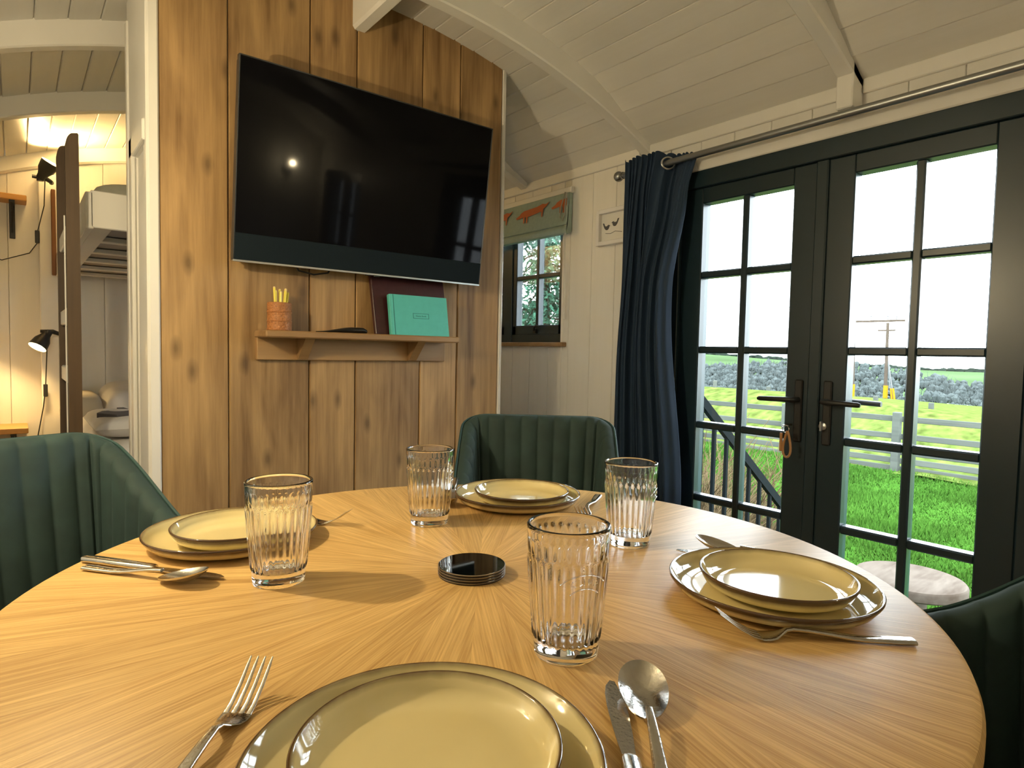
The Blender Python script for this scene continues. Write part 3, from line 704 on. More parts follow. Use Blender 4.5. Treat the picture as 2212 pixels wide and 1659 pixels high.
# ------------------------------------------------------------------ ribbed tumblers
H, RB, RT, NR = .132, .0315, .0420, 28
def tumbler():
    n = NR * 8; rows = []
    def ro(z): return lerp(RB, RT, sstep(-.3, 1.0, z / H) * .35 + .65 * z / H)
    def rib(a): c = .5 + .5 * math.cos(a * NR); return c ** 1.3
    zo = [0, .001, .003, .008, .013, .017, .019, .021, .024, .03, .045, .06, .075, .088, .096, .0985, .1005, .1025, .1045, .107, .110, .116, .1185, .1205, .1225, .127, .1305, .1318]
    rows.append([(RB * .86 * math.cos(2 * PI * i / n), RB * .86 * math.sin(2 * PI * i / n), .0012) for i in range(n)])
    for z in zo:
        win = sstep(.017, .022, z) * (1 - sstep(.0965, .1015, z)); win2 = sstep(.1015, .106, z) * (1 - sstep(.117, .121, z))
        r0 = ro(z) - (.0015 if z == 0 else 0) - (.0008 if z > .131 else 0); row = []
        for i in range(n):
            a = 2 * PI * i / n
            r = r0 + .0015 * rib(a) * win - .0009 * rib(a) * win2
            row.append((r * math.cos(a), r * math.sin(a), z))
        rows.append(row)
    for z in (.132, .1312, .128, .12, .10, .08, .06, .04, .026, .020, .017):
        r = ro(z) - .0035 + (.0008 if z > .1315 else 0) - (.0016 if z < .02 else 0) - (.0 if z > .027 else .001)
        rows.append([(r * math.cos(2 * PI * i / n), r * math.sin(2 * PI * i / n), z) for i in range(n)])
    m = MB().grid(rows, closev=True)
    b0 = len(m.v); m.add([(0, 0, .0012), (0, 0, .0155)], [])
    for i in range(n):
        j = (i + 1) % n; m.f.append((b0, j, i)); k = (len(rows) - 1) * n; m.f.append((b0 + 1, k + i, k + j))
    return m.mesh('tumbler', 55)
gm = tumbler(); gm.materials.append(M['glass'])
em = text_mesh('KILNER', .0085, .0004, 1.1)
def arch_wrap(me, r):
    for v in me.vertices:
        x, y, z = v.co
        ph = -x / .026; rad = .024 + y                   # bend the word into an arch
        X = -rad * math.sin(ph); Yv = rad * math.cos(ph) - .024
        a = X / r; rr = r + .0007 + z
        v.co = (rr * math.cos(a - PI / 2), rr * math.sin(a - PI / 2), Yv)
def band_bm(r, yy, w=.0006):
    m = MB(); ph0 = .78
    pts = []
    for i in range(25):
        ph = -ph0 + 2 * ph0 * i / 24; rad = .024 + yy; X = rad * math.sin(ph); Yv = rad * math.cos(ph) - .024; a = X / r
        pts.append(((r + .0008) * math.cos(a - PI / 2), (r + .0008) * math.sin(a - PI / 2), Yv))
    return m.tube(pts, w, 6)
arch_wrap(em, .0402)
bmesh_em = MB(); bmesh_em = band_bm(.0402, -.0035); b2 = band_bm(.0402, .0095); bmesh_em.add(b2.v, b2.f)
band_me = bmesh_em.mesh('emblem_band', 'all'); band_me.materials.append(M['glass']); em.materials.append(M['glass'])
GL = [((.262, .802), 'ribbed glass tumbler in front of the plates on the bunk room side', 2.6),
      ((.563, .928), 'ribbed glass tumbler standing beside the plates before the chair by the curtain', .75),
      ((.762, .645), 'ribbed glass tumbler between the plates by the doors and those by the curtain', .55),
      ((.430, .442), 'ribbed glass tumbler standing between the coasters and the paired knife and spoon', -.35)]
for (gx_, gy_), lab, rot in GL:
    gl = thing('tumbler', lab, 'glass', (gx_, gy_, TZ), rot, 'ribbed tumblers')
    obj('glass_body', gm, None, gl)
    e = obj('emblem', em, None, gl); e.location.z = .083; q = obj('emblem_band', band_me, None, gl); q.location.z = .083

# ------------------------------------------------------------------ coasters
cz = TZ
for i in range(4):
    pos = ['lowest', 'second from the table', 'third from the table', 'topmost'][i]
    c = thing('coaster', 'round mirror coaster, %s in the stack on the table' % pos, 'coaster', (.479, .678, cz), 0, 'stack of coasters')
    obj('base', MB().lathe([(0, 0), (.0445, 0), (.045, .0005), (.045, .0016), (0, .0016)], 64), M['corkedge'], c, True)
    obj('mirror_face', MB().lathe([(0, .0016), (.0448, .0016), (.0452, .0020), (.0452, .0022), (.0446, .0034), (0, .0034)], 64), M['mirror'], c, True)
    obj('steel_rim', MB().lathe([(.0446, .0020), (.0456, .0021), (.0457, .0026), (.0446, .0030)], 64, closed=True), M['rimsteel'], c, True)
    cz += .0036

# ------------------------------------------------------------------ cutlery (built along +y, tip forward, lying at z=0)
def loft(sections, m=None):
    """sections: (y, halfwidth, zc, halfthick)"""
    m = m or MB(); n = 12; ring = []
    for y, w, z, t in sections:
        ring.append([(w * math.copysign(abs(math.cos(a)) ** .7, math.cos(a)), y, z + t * math.copysign(abs(math.sin(a)) ** .7, math.sin(a))) for a in [2 * PI * k / n + .001 for k in range(n)]])
    s = len(m.v); m.grid(ring, closev=True); m.f.append(tuple(s + i for i in range(n))); k = s + (len(ring) - 1) * n; m.f.append(tuple(k + i for i in range(n))[::-1]); return m
def handle_secs(y0, y1, zend, zneck, w0=.0085, w1=.0034):
    out = []
    for i in range(9):
        t = i / 8; y = lerp(y0, y1, t); w = lerp(w0, w1, t ** 1.1) * (.9 if i == 0 else 1); z = lerp(zend, zneck, sstep(.35, 1, t)); out.append((y, w, z, lerp(.0026, .0021, t)))
    return out
fk_h = loft(handle_secs(-.105, .022, .0032, .011)).mesh('fork_handle', 50)
fh = MB()
loft([(.020, .0034, .0110, .0021), (.028, .0036, .0095, .0019), (.034, .0065, .0060, .0013), (.040, .0105, .0034, .0010), (.047, .0122, .0022, .0009), (.053, .0124, .0020, .0009), (.056, .0123, .0022, .0009)], fh)
for k in range(4):
    xk = -.0096 + .0064 * k; s = len(fh.v)
    loft([(.055, .0025, .0022, .0009), (.065, .0020, .0048, .0009), (.080, .0018, .0125, .0009), (.095, .0014, .0230, .0008), (.101, .0006, .0275, .0005)], fh)
    fh.xf(Matrix.Translation((xk, 0, 0)), s)
fk_t = fh.mesh('fork_head', 50)
kn_h = loft([(-.115, .0070, .0045, .0040), (-.112, .0082, .0045, .0044), (-.05, .0080, .0045, .0044), (.0, .0072, .0045, .0042), (.004, .0060, .0042, .0032)]).mesh('knife_handle', 50)
blade = [(-.0045, .002), (-.0065, .02), (-.0082, .045), (-.0092, .07), (-.0088, .09), (-.0068, .103), (-.0022, .112), (.0020, .110), (.0060, .088), (.0075, .06), (.0066, .03), (.0048, .002)]
kb = MB().prism(blade, 'z', .0028, .0042)
kn_b = kb.mesh('knife_blade')
sp_h = loft(handle_secs(-.098, .028, .0032, .013, .0080, .0032)).mesh('spoon_handle', 50)
def bowl():
    rows = []; nr, na = 10, 36; cy = .060
    def pt(rad, a, off):
        sx = .0212 * (1 + .10 * math.sin(a)); x = sx * rad * math.cos(a); y = cy + .034 * rad * math.sin(a)
        d = .0085 * (1 - rad ** 2.2)
        return (x, y, .0112 - d + off + .0075 * ((y - cy) / .034) * rad + .002)
    top = [[pt(r / nr, 2 * PI * i / na, 0) for i in range(na)] for r in range(1, nr + 1)]
    bot = [[pt(r / nr, 2 * PI * i / na, -.0016) for i in range(na)] for r in range(nr, 0, -1)]
    m = MB().grid(top + bot, closev=True)
    c0 = len(m.v); m.add([pt(0, 0, 0), pt(0, 0, -.0016)], [])
    last = (2 * nr - 1) * na
    for i in range(na): j = (i + 1) % na; m.f.append((c0, i, j)); m.f.append((c0 + 1, last + j, last + i))
    return m.mesh('spoon_bowl', 60)
sp_b = bowl()
for me in (fk_h, fk_t, kn_h, kn_b, sp_h, sp_b): me.materials.append(M['steel'])
def cutlery(kind, tip, direction, label, tipdist, z=TZ, tilt=0.0):
    d = Vector((direction[0], direction[1])).normalized(); ang = math.atan2(d.y, d.x) - PI / 2
    t = thing(kind, label, kind, (tip[0] - d.x * tipdist, tip[1] - d.y * tipdist, z), ang, 'table ' + kind.replace('knife', 'knive') + 's')
    t.rotation_euler = (tilt, 0, ang)
    a, b = {'fork': (('handle', fk_h), ('tines', fk_t)), 'knife': (('handle', kn_h), ('blade', kn_b)), 'spoon': (('handle', sp_h), ('bowl', sp_b))}[kind]
    obj(a[0], a[1], None, t); obj(b[0], b[1], None, t); return t
def tz(x, y, h): p = on_z(x, y, TZ + h); return (p.x, p.y)
DN, DR, DF, DLf = (.66, .75), (-.65, .76), (-.707, -.70), (.583, -.812)
cutlery('fork', tz(566, 1419, .027), (.66, .75), 'steel fork with raised tines, across the plates from a touching knife and spoon', .101)
cutlery('knife', tz(1322, 1470, .004), (.655, .755), 'steel table knife lying with its blade under the rim of a big spoon', .112)
cutlery('spoon', (.4416, .358), (.6824, .731), 'steel spoon lying with its bowl against the knife beside it', .094, z=TZ + .0015)
cutlery('fork', (.5866, .3711), (-.7463, .6657), 'steel fork lying along the plates beside the glazed doors', .101)
cutlery('spoon', (.8288, .5674), (-.4339, .9009), 'steel spoon half hidden behind the plates beside the glazed doors', .094)
cutlery('knife', (.7888, .574), (-.4983, .867), 'steel knife almost hidden behind the plates beside the glazed doors', .112)
cutlery('fork', tz(1252, 1098, .024), (-.83, -.56), 'steel fork beside the plates before the chair by the curtain', .101)
cutlery('spoon', (.640, .985), (-.2902, -.957), 'steel spoon lying beside the plates before the chair by the curtain', .094)
cutlery('knife', (.660, 1.015), (-.60, -.80), 'steel knife lying beside the plates before the chair by the curtain', .112)
cutlery('knife', tz(482, 1247, .004), (.59, -.807), 'steel knife lying between the plates and a spoon on the bunk room side', .112)
cutlery('spoon', tz(443, 1231, .021), (.59, -.81), 'steel spoon lying with raised bowl beside the knife on the bunk room side', .094)
cutlery('fork', (.4396, .9846), (.6036, -.7973), 'steel fork showing only its tines past the plates on the bunk room side', .101)

# ------------------------------------------------------------------ velvet chairs (front towards -y)
CW, CB, CR, CF = .230, .245, .065, -.18
def chair_path():
    pts = []
    sl = (CB - CR) - CF; al = CR * PI / 2; bl_ = 2 * (CW - CR); tot = 2 * sl + 2 * al + bl_
    n = 420
    for i in range(n + 1):
        s = tot * i / n
        if s <= sl: p, nr = (CW, CF + s), (-1, 0)
        elif s <= sl + al: a = (s - sl) / CR; p, nr = (CW - CR + CR * math.cos(a), CB - CR + CR * math.sin(a)), (-math.cos(a), -math.sin(a))
        elif s <= sl + al + bl_: p, nr = (CW - CR - (s - sl - al), CB), (0, -1)
        elif s <= sl + 2 * al + bl_: a = PI / 2 + (s - sl - al - bl_) / CR; p, nr = (-(CW - CR) + CR * math.cos(a), CB - CR + CR * math.sin(a)), (-math.cos(a), -math.sin(a))
        else: p, nr = (-CW, CB - CR - (s - sl - 2 * al - bl_)), (1, 0)
        pts.append((p, nr, s - tot / 2))
    return pts, tot
def chair_top(ad, tot):
    q = tot / 2
    z = .865 - .183 * sstep(.149, q - .032, ad)
    return z - .16 * sstep(q - .06, q + .005, ad)
def make_chair(label):
    c = thing('dining_chair', label, 'chair', (0, 0, 0), 0, 'velvet dining chairs')
    pts, tot = chair_path(); ring = []; edge = []; seam = .049
    for (px, py), (nx, ny), d in pts:
        zt = chair_top(abs(d), tot); zb0 = .40
        row = []
        def at(z, off):
            v = min(1, max(0, (z - zb0) / (.878 - zb0))); k = lerp(.84, 1.0, v ** .8); bk = lerp(-.045, 0.02, v)
            return (px * k + nx * off, py * lerp(.88, 1, v) + bk * (py > 0) * min(1, max(0, py) / CB) + ny * off, z)
        rb = .5 - .5 * math.cos(2 * PI * d / seam); rb = rb ** .28
        th = .038 + .009 * rb
        for j in range(9): row.append(at(lerp(zb0, zt - .020, j / 8), 0))
        r = th / 2
        for j in range(1, 6):
            a = PI * j / 6; q = at(zt - .020 + .020 * math.sin(a), r - r * math.cos(a)); row.append(q)
        for j in range(9):
            z = lerp(zt - .020, zb0, j / 8); row.append(at(z, th))
        ring.append(row); e = at(zt - .004, .004); edge.append(e)
    m = MB().grid(ring, closev=True); k = len(ring[0]); m.f.append(tuple(range(k))); kk = (len(ring) - 1) * k; m.f.append(tuple(kk + i for i in range(k))[::-1])
    obj('backrest', m, M['velvet'], c, 'all')
    obj('piping', MB().tube(edge[::5], .0035, 6), M['piping'], c, True)
    rows = []
    for z, s in ((.385, .90), (.40, .97), (.44, 1.0), (.465, .985), (.478, .94), (.484, .80)):
        rows.append([(.205 * s * math.copysign(abs(math.cos(a)) ** .45, math.cos(a)), -.02 + .235 * s * math.copysign(abs(math.sin(a)) ** .45, math.sin(a)), z) for a in [2 * PI * i / 48 + .01 for i in range(48)]])
    m = MB().grid(rows, closev=True); m.f.append(tuple(range(48))[::-1]); m.f.append(tuple(5 * 48 + i for i in range(48)))
    obj('seat', m, M['velvet'], c, 50)
    obj('seat_frame', MB().box(-.18, .18, -.2, .17, .365, .388, .004), M['black'], c)
    for sx in (-1, 1):
        for y0_, y1_ in ((-.18, -.215), (.15, .215)):
            obj('leg', MB().tube([(sx * .155, y0_, .375), (sx * .205, y1_, 0)], [.014, .009], 12), M['black'], c, True)
    return c
chairs = [((1.066, 1.220), (-.655, -.755), 'green velvet chair with its back to the curtain, standing square to the table'),
          ((.042, 1.302), (.388, -.9215), 'green velvet chair standing between the table and the bunk room'),
          ((.951, .097), (-.676, .737), 'green velvet chair standing with its side to the glazed doors')]
proto = None
for i, (xy, fd, lab) in enumerate(chairs):
    c = make_chair(lab) if i == 0 else copy_tree(proto)
    if i == 0: proto = c
    c['label'] = lab; c.location = (xy[0], xy[1], 0); c.rotation_euler = (0, 0, math.atan2(fd[1], fd[0]) + PI / 2)

# ------------------------------------------------------------------ bunk room
BX0, BX1, BY0_, BY1_ = .186, 1.08, 2.48, 4.418
bk = thing('bunk_bed', 'white painted bunk bed standing behind the oak partition', 'bunk bed', (0, 0, 0))
obj('end_board', MB().box(BX0 + .014, BX1, BY0_, BY0_ + .022, 1.435, 1.556, .003), M['white'], bk)
obj('side_rail', MB().box(BX0, BX0 + .022, BY0_, BY1_, 1.43, 1.55, .003), M['white'], bk)
obj('side_rail', MB().box(BX1 - .022, BX1, BY0_, BY1_, 1.43, 1.55, .003), M['white'], bk)
obj('bottom_ledge', MB().box(BX0 + .02, BX0 + .075, BY0_ + .02, BY1_, 1.437, 1.452), M['white'], bk)
for i in range(5): y = 2.83 + i * .36; obj('slat', MB().box(BX0 + .02, BX1 - .02, y, y + .055, 1.440, 1.458, .002), M['white'], bk)
obj('base_panel', MB().box(BX0 + .022, BX1 - .022, BY0_ + .02, BY1_, 1.462, 1.475), M['slatgap'], bk)
for x, y in ((BX0, BY0_ + .03), (BX1 - .05, BY0_ + .03), (BX1 - .05, BY1_ - .06)):
    if x > .3: obj('post', MB().box(x, x + .05, y, y + .05, 0, 1.435, .004), M['white'], bk)
obj('lower_base', MB().box(.30, BX1, BY0_ + .25, BY1_, .02, .42, .004), M['white'], bk)
def pad(name, x0, x1, y0, y1, z0, z1, r, mat, lab, cat, lump=0.0, seed=1):
    rnd = random.Random(seed); nu, nv = 40, 40; rows = []
    ph = [rnd.uniform(0, 6) for _ in range(6)]
    for side in (1, 0):
        for i in (range(nu + 1) if side else range(nu, -1, -1)):
            row = []
            for j in range(nv + 1):
                u, v = i / nu * 2 - 1, j / nv * 2 - 1
                ex = (1 - abs(u) ** 8) ** .5 * (1 - abs(v) ** 8) ** .5
                x = lerp(x0, x1, (u + 1) / 2); y = lerp(y0, y1, (v + 1) / 2)
                zm = (z0 + z1) / 2; hz = (z1 - z0) / 2
                b = lump * (math.sin(7 * x + ph[0]) * math.sin(5 * y + ph[1]) + .5 * math.sin(17 * x + 9 * y + ph[2]) + .4 * math.sin(23 * y - 11 * x + ph[3]))
                z = zm + hz * ex + b * ex if side else zm - hz * ex
                row.append((x, y, z))
            rows.append(row)
    m = MB().grid(rows, closeu=True)
    o = obj(name, m, mat, None, 'all'); tag(o, lab, cat); return o
pad('mattress', BX0 + .0215, BX1 - .0215, BY0_ + .03, BY1_ - .03, 1.475, 1.640, .05, M['mattress'], 'grey mattress lying on the upper bunk', 'mattress')
pad('lower_mattress', .31, BX1 - .052, BY0_ + .26, BY1_ - .01, .4195, .56, .05, M['mattress'], 'mattress lying on the lower bunk', 'mattress')
pad('duvet', .205, BX1 - .02, BY0_ + .20, 3.82, .545, .705, .05, M['linen'], 'rumpled white duvet spread on the lower bunk', 'duvet', .016, 4)
pad('pillow', .36, .98, 3.86, 4.40, .56, .835, .05, M['linen'], 'white pillow leaning at the far end of the lower bunk', 'pillow', .012, 7)
o2 = pad('print_cushion', .225, .80, 2.72, 3.26, .695, .775, .05, M['linen'], 'white cushion with a dark grey animal print lying on the duvet', 'cushion', .006, 9)
obj('animal_print', MB().prism([(.245, 2.90), (.30, 2.80), (.50, 2.78), (.56, 2.98), (.46, 3.00), (.45, 3.10), (.425, 3.10), (.415, 3.01), (.37, 3.01), (.36, 3.12), (.335, 3.12), (.33, 3.01), (.27, 2.98)], 'z', .755, .783), M['greyprint'], o2)
pad('beige_bolster', .19, .36, 3.86, 4.40, .56, .79, .05, M['beigecush'], 'beige bolster cushion against the far wall of the lower bunk', 'cushion')
# ladder
ld = thing('bunk_ladder', 'dark stained ladder with white treads leaning on the side of the bunk bed', 'ladder', (0, 0, 0))
def rail_prof(y0, y1, top): return [(y0, 0), (y1, 0), (y1, top - .0), (y0 + (y1 - y0) * .5, top), (y0 + (y1 - y0) * .1, top - .02), (y0, top - .05)]
def rail(x0, x1, y0, y1, top):
    poly = [(x0, 0), (x1, 0), (x1, top - .004), (x1 - .003, top)] + [(x0 + (x1 - x0) * .62 * (1 - math.sin(a)), top - .045 * (1 - math.cos(a)) - .002) for a in [PI / 2 * i / 6 for i in range(0, 7)]]
    return MB().prism(poly, 'y', y0, y1)
obj('ladder_rail', rail(.1285, .163, 2.37, 2.41, 1.700), M['darkwood'], ld)
obj('ladder_rail', rail(.122, .150, 2.71, 2.75, 1.742), M['darkwood'], ld)
for z in (1.42, 1.165, .975, .68, .40, .14): obj('tread', MB().box(.1265, .158, 2.405, 2.715, z - .05, z, .004), M['white'], ld)
for a, b in ((2.405, 2.715),): obj('ladder_edging', MB().box(.124, .1275, 2.405, 2.413, .0, 1.45), M['white'], ld)
# post on the far wall, grab bar, lamps, shelves
struct('trim_8', MB().box(.112, .235, 4.34, YE + .002, 0, 1.985, .004), M['white'])
gb = obj('grab_bar', MB().box(.166, .186, 4.295, 4.345, 1.43, 1.90, .004), M['rust']); tag(gb, 'brown wooden grab bar fixed upright on the white post in the bunk room', 'grab bar')
def spot_lamp(name, label, loc, rot, power, cable, switch):
    l = thing(name, label, 'lamp', loc)
    shp = [(.013, .075), (.02, .072), (.022, .05), (.028, .035), (.038, .015), (.043, -.02), (.044, -.032), (.0425, -.032), (.0415, -.02), (.036, .014), (.026, .033), (.018, .05), (0, .055)]
    R_ = (-Vector(rot)).to_track_quat('Z', 'Y').to_matrix().to_4x4()
    s = obj('lamp_shade', MB().lathe([(0, .076)] + shp[:7], 32).xf(R_), M['black'], l, 50)
    obj('shade_lining', MB().lathe(shp[6:], 32).xf(R_), M['cream'], s, 50)
    obj('bulb', MB().lathe([(0, .03), (.012, .028), (.016, .012), (.019, -.006), (.015, -.02), (0, -.026)], 20).xf(R_), M['bulb'], s, 'all')
    p = R_ @ Vector((0, 0, .07))
    obj('joint', MB().tube([p + Vector((-.035, 0, .005)), p + Vector((.02, 0, .004)), p + Vector((.045, .02, -.005)), p + Vector((.05, .05, -.005))], [.009, .013, .011, .012], 10).lathe([(0, -.016), (.016, -.014), (.016, .014), (0, .016)], 16, p.x, p.y, p.z), M['black'], l, True)
    obj('cable', MB().tube(cable, .0028, 6), M['black'], l, True)
    obj('cable_switch', MB().box(switch[0] - .010, switch[0] + .010, switch[1] - .008, switch[1] + .008, switch[2] - .035, switch[2] + .035, .003), M['black'], l)
    ld_ = bpy.data.lights.new(name + '_light', 'SPOT'); ld_.energy = power; ld_.color = (1.0, .66, .26); ld_.spot_size = 2.8; ld_.spot_blend = .6; ld_.shadow_soft_size = .03
    lo = bpy.data.objects.new('lamp_light', ld_); COL.objects.link(lo); lo.parent = l
    lo.matrix_local = Matrix.Translation(R_ @ Vector((0, 0, -.028))) @ R_
    return l
def rel(base, pts): return [tuple(Vector(q) - Vector(base)) for q in pts]
b1 = (.108, 4.22, 1.055)
spot_lamp('reading_lamp', 'black shaded reading lamp shining down beside the ladder', b1, (-.48, -.34, -.80), 7, rel(b1, [(.13, 4.20, 1.12), (.135, 4.26, 1.0), (.128, 4.31, .80), (.118, 4.32, .70), (.085, 4.32, .50), (.07, 4.33, .2)]), tuple(Vector((.128, 4.31, .79)) - Vector(b1)))
b2_ = (.150, 4.20, 1.99)
spot_lamp('upper_reading_lamp', 'black reading lamp clamped at the top of the white post beside the ladder', b2_, (.45, -.35, .82), 16, rel(b2_, [(.14, 4.20, 1.97), (.135, 4.28, 1.80), (.105, 4.335, 1.66), (.103, 4.335, 1.60), (.07, 4.40, 1.55), (-.05, 4.41, 1.50), (-.2, 4.41, 1.55)]), tuple(Vector((.104, 4.335, 1.635)) - Vector(b2_)))
def bracket_shelf(name, label, z, x1, y0):
    s = thing(name, label, 'shelf', (0, 0, z))
    obj('shelf_board', MB().box(XL + .01, x1, y0, YE + .002, 0, .03, .003), M['pine'], s)
    obj('iron_bracket', MB().box(x1 - .075, x1 - .05, YE - .012, YE + .001, -.19, 0, .002).box(x1 - .075, x1 - .05, y0 + .01, YE, -.012, 0.002, .001).tube([(x1 - .0625, y0 + .03, -.01), (x1 - .0625, y0 + .08, -.05), (x1 - .0625, YE - .01, -.16)], .006, 8), M['black'], s)
    return s
bracket_shelf('bracket_shelf', 'pine shelf on a black iron bracket high on the bunk room wall', 1.812, .060, 4.28)
bracket_shelf('low_bracket_shelf', 'pine shelf on a black iron bracket low on the bunk room wall', .572, .048, 4.16)

# ------------------------------------------------------------------ lamps of the main room (outside the frame)
def wall_lamp(name, label, loc, out, power, col=(1.0, .82, .51)):
    l = thing(name, label, 'wall lamp', loc)
    o = Vector(out); q = o.to_track_quat('Z', 'Y').to_matrix().to_4x4()
    obj('back_plate', MB().lathe([(0, 0), (.045, 0), (.045, .012), (.02, .018), (0, .018)], 24).xf(q), M['black'], l, True)
    obj('arm', MB().tube([o * .01, o * .07, o * .10 + Vector((0, 0, .02))], .007, 8), M['black'], l, True)
    c = o * .10 + Vector((0, 0, .055))
    obj('globe_bulb_offscreen', MB().lathe([(0, -.016)] + [(.016 * math.sin(t), -.016 * math.cos(t)) for t in [PI * i / 12 for i in range(1, 12)]] + [(0, .016)], 24, c.x, c.y, c.z), M['bulb'], l, 'all')
    d = bpy.data.lights.new(name + '_offscreen', 'POINT'); d.energy = power; d.color = col; d.shadow_soft_size = .015
    p = bpy.data.objects.new(name + '_offscreen', d); COL.objects.link(p); p.parent = l; p.location = c + o * .035
    return l
wall_lamp('wall_lamp', 'globe wall lamp on the left wall above the chair by the bunk room', (XL, 1.24, 1.40), (1, 0, 0), 10)
wall_lamp('rear_wall_lamp', 'globe wall lamp on the wall behind the table', (1.86, YN, 1.655), (0, 1, 0), 5)

# ------------------------------------------------------------------ outdoors
GZ = -.70
def crest(y): return .19 - .28 * sstep(6.5, 2.0, y) if y < 6.5 else .19
struct('ground_lawn', MB().grid([[(x, y, GZ + .03 * math.sin(x * .9 + y * .7)) for y in [-8 + i * .8 for i in range(40)]] for x in [2.3 + i * .45 for i in range(20)]]), M['lawn'], 'all')
struct('ground_rear', MB().box(-40, 2.35, -30, 30, GZ - .3, GZ - .02), M['lawn'])
fx = [10.6, 10.9, 11.4, 12, 13, 14, 15, 16, 18, 22, 30, 42, 60, 80, 100]
def fz(x, y):
    c = .19 - .34 * sstep(6.8, 2.8, y)
    if x <= 15: return lerp(GZ, c, sstep(10.9, 15, x))
    return c - (x - 15) * .055 - .02 * 0
rows = []
for x in fx: rows.append([(x, y * max(1, x / 15), fz(x, y) + .03 * math.sin(3 * y + x)) for y in [-12 + i * .7 for i in range(50)]])
struct('ground_field', MB().grid(rows), M['field'], 'all')
rows = []
for x in [100, 120, 150, 180, 210, 240]:
    r = []
    for i in range(60):
        y = -60 + i * 6.0
        top = lerp(-1.5, 2.2, sstep(40, 120, y)) * 1.2
        r.append((x, y * x / 150, lerp(-4.7, top, sstep(100, 215, x))))
    rows.append(r)
struct('ground_hill', MB().grid(rows), M['hill'], 'all')
rnd = random.Random(3)
def blob(m, c, r, seed, sub=2):
    b = bmesh.new(); bmesh.ops.create_icosphere(b, subdivisions=sub, radius=1.0); rr = random.Random(seed)
    vs = []
    for v in b.verts:
        k = 1 + rr.uniform(-.22, .22); vs.append((c[0] + v.co.x * r[0] * k, c[1] + v.co.y * r[1] * k, c[2] + v.co.z * r[2] * k))
    fs = [tuple(x.index for x in f.verts) for f in b.faces]; b.free(); m.add(vs, fs)
m = MB()
def wtop(y): return lerp(-2.6, .5, sstep(20, 45, y)) if y < 45 else lerp(.5, -1.0, sstep(45, 80, y))
for i in range(3200):
    y = rnd.uniform(10, 92); t = rnd.random(); x = lerp(78, 104, t); r_ = rnd.uniform(.22, .62)
    blob(m, (x, y, wtop(y) - lerp(4.6, .2, t) + rnd.uniform(-.5, .4)), (r_, r_, r_ * rnd.uniform(.8, 1.5)), i, 1)
for i in range(4200):
    y = rnd.uniform(10, 92); t = rnd.random(); x = lerp(77, 102, t)
    z = wtop(y) - lerp(4.8, .6, t); a = rnd.uniform(-.6, .6); h_ = rnd.uniform(.6, 1.5)
    m.tube([(x - .8, y, z), (x - .8, y + a * .4, z + h_ * .6), (x - .8, y + a * 1.2, z + h_)], [.045, .03, .012], 3, cap=False)
o = obj('woodland', m, M['woods'], None, False, False); o['kind'] = 'stuff'; tag(o, 'grey leafless woodland filling the valley beyond the field', 'woodland')
m = MB()
for i in range(90):
    y = 20 + i * 2.2; top = lerp(-1.5, 2.2, sstep(40, 120, y * 150 / 215)) * 1.2
    blob(m, (215, y, top - .1), (2.0, 2.2, rnd.uniform(.7, 1.3)), 500 + i, 2)
o = obj('hedgerow', m, M['hedge'], None, False, False); o['kind'] = 'stuff'; tag(o, 'dark hedgerow running along the top of the distant hill', 'hedge')
# post and rail fence
FXX = 10.9
fe = thing('field_fence', 'weathered post and rail fence between the lawn and the field', 'fence', (FXX, 4.0, GZ))
for i in range(7):
    y = 3.86 - 4.0 + (i - 2) * 1.83
    obj('fence_post', MB().box(.0, .11, y - .055, y + .055, -.05, .93, .01), M['fence'], fe)
for z in (.80, .52, .27, .13, .0):
    for i in range(6):
        y = 3.86 - 4.0 + (i - 2) * 1.83; w = .045
        obj('fence_rail', MB().box(.107, .143, y + .002, y + 1.828, z - w + .02, z + w + .02, .006), M['fence'], fe)
for i, (px, py) in enumerate(((1660, 835), (1892, 855), (2012, 870), (1545, 822))):
    p = on_x(px, py, 17.5)
    o = obj('stake', MB().box(-.05, .05, -.05, .05, -.75, 0, .01), M['fence']); o.location = (17.5, p.y, p.z); tag(o, 'pale fence stake standing alone along the crest of the field', 'stake', 'stakes on the crest of the field')
# H-shaped utility pole
XP = 75.0
up = thing('utility_pole', 'twin-legged wooden utility pole with a long crossarm beyond the field', 'utility pole', (XP, 0, 0))
A, B_ = on_x(1846, 695, XP), on_x(1918, 697, XP)
a0, b0_ = on_x(1841, 858, XP), on_x(1912, 862, XP)
for t, b in ((A, a0), (B_, b0_)):
    obj('pole', MB().tube([(0, b.y, b.z - 1.2), (0, t.y, t.z)], [.19, .15], 12), M['polewood'], up, True)
    obj('yellow_guard', MB().tube([(-.02, b.y, b.z + .1), (-.02, b.y, b.z + 1.5)], .235, 12), M['guard'], up, True)
e0, e1 = on_x(1822, 693, XP), on_x(1955, 698, XP)
obj('crossarm', MB().box(-.1, .1, e1.y, e0.y, A.z - .12, A.z + .12), M['polewood'], up)
e2, e3 = on_x(1897, 714, XP), on_x(1934, 716, XP)
obj('lower_crossarm', MB().box(-.08, .08, e3.y, e2.y, e2.z - .09, e2.z + .09), M['polewood'], up)
for px, py in ((1847, 684), (1882, 686), (1918, 686), (1937, 687), (1851, 702), (1898, 705), (1930, 705)):
    q = on_x(px, py, XP)
    if py < 690: obj('insulator', MB().lathe([(0, -.35), (.04, -.35), (.05, -.1), (.14, -.08), (.14, .05), (.06, .1), (.1, .16), (0, .2)], 10, 0, q.y, q.z), M['insul'], up, True)
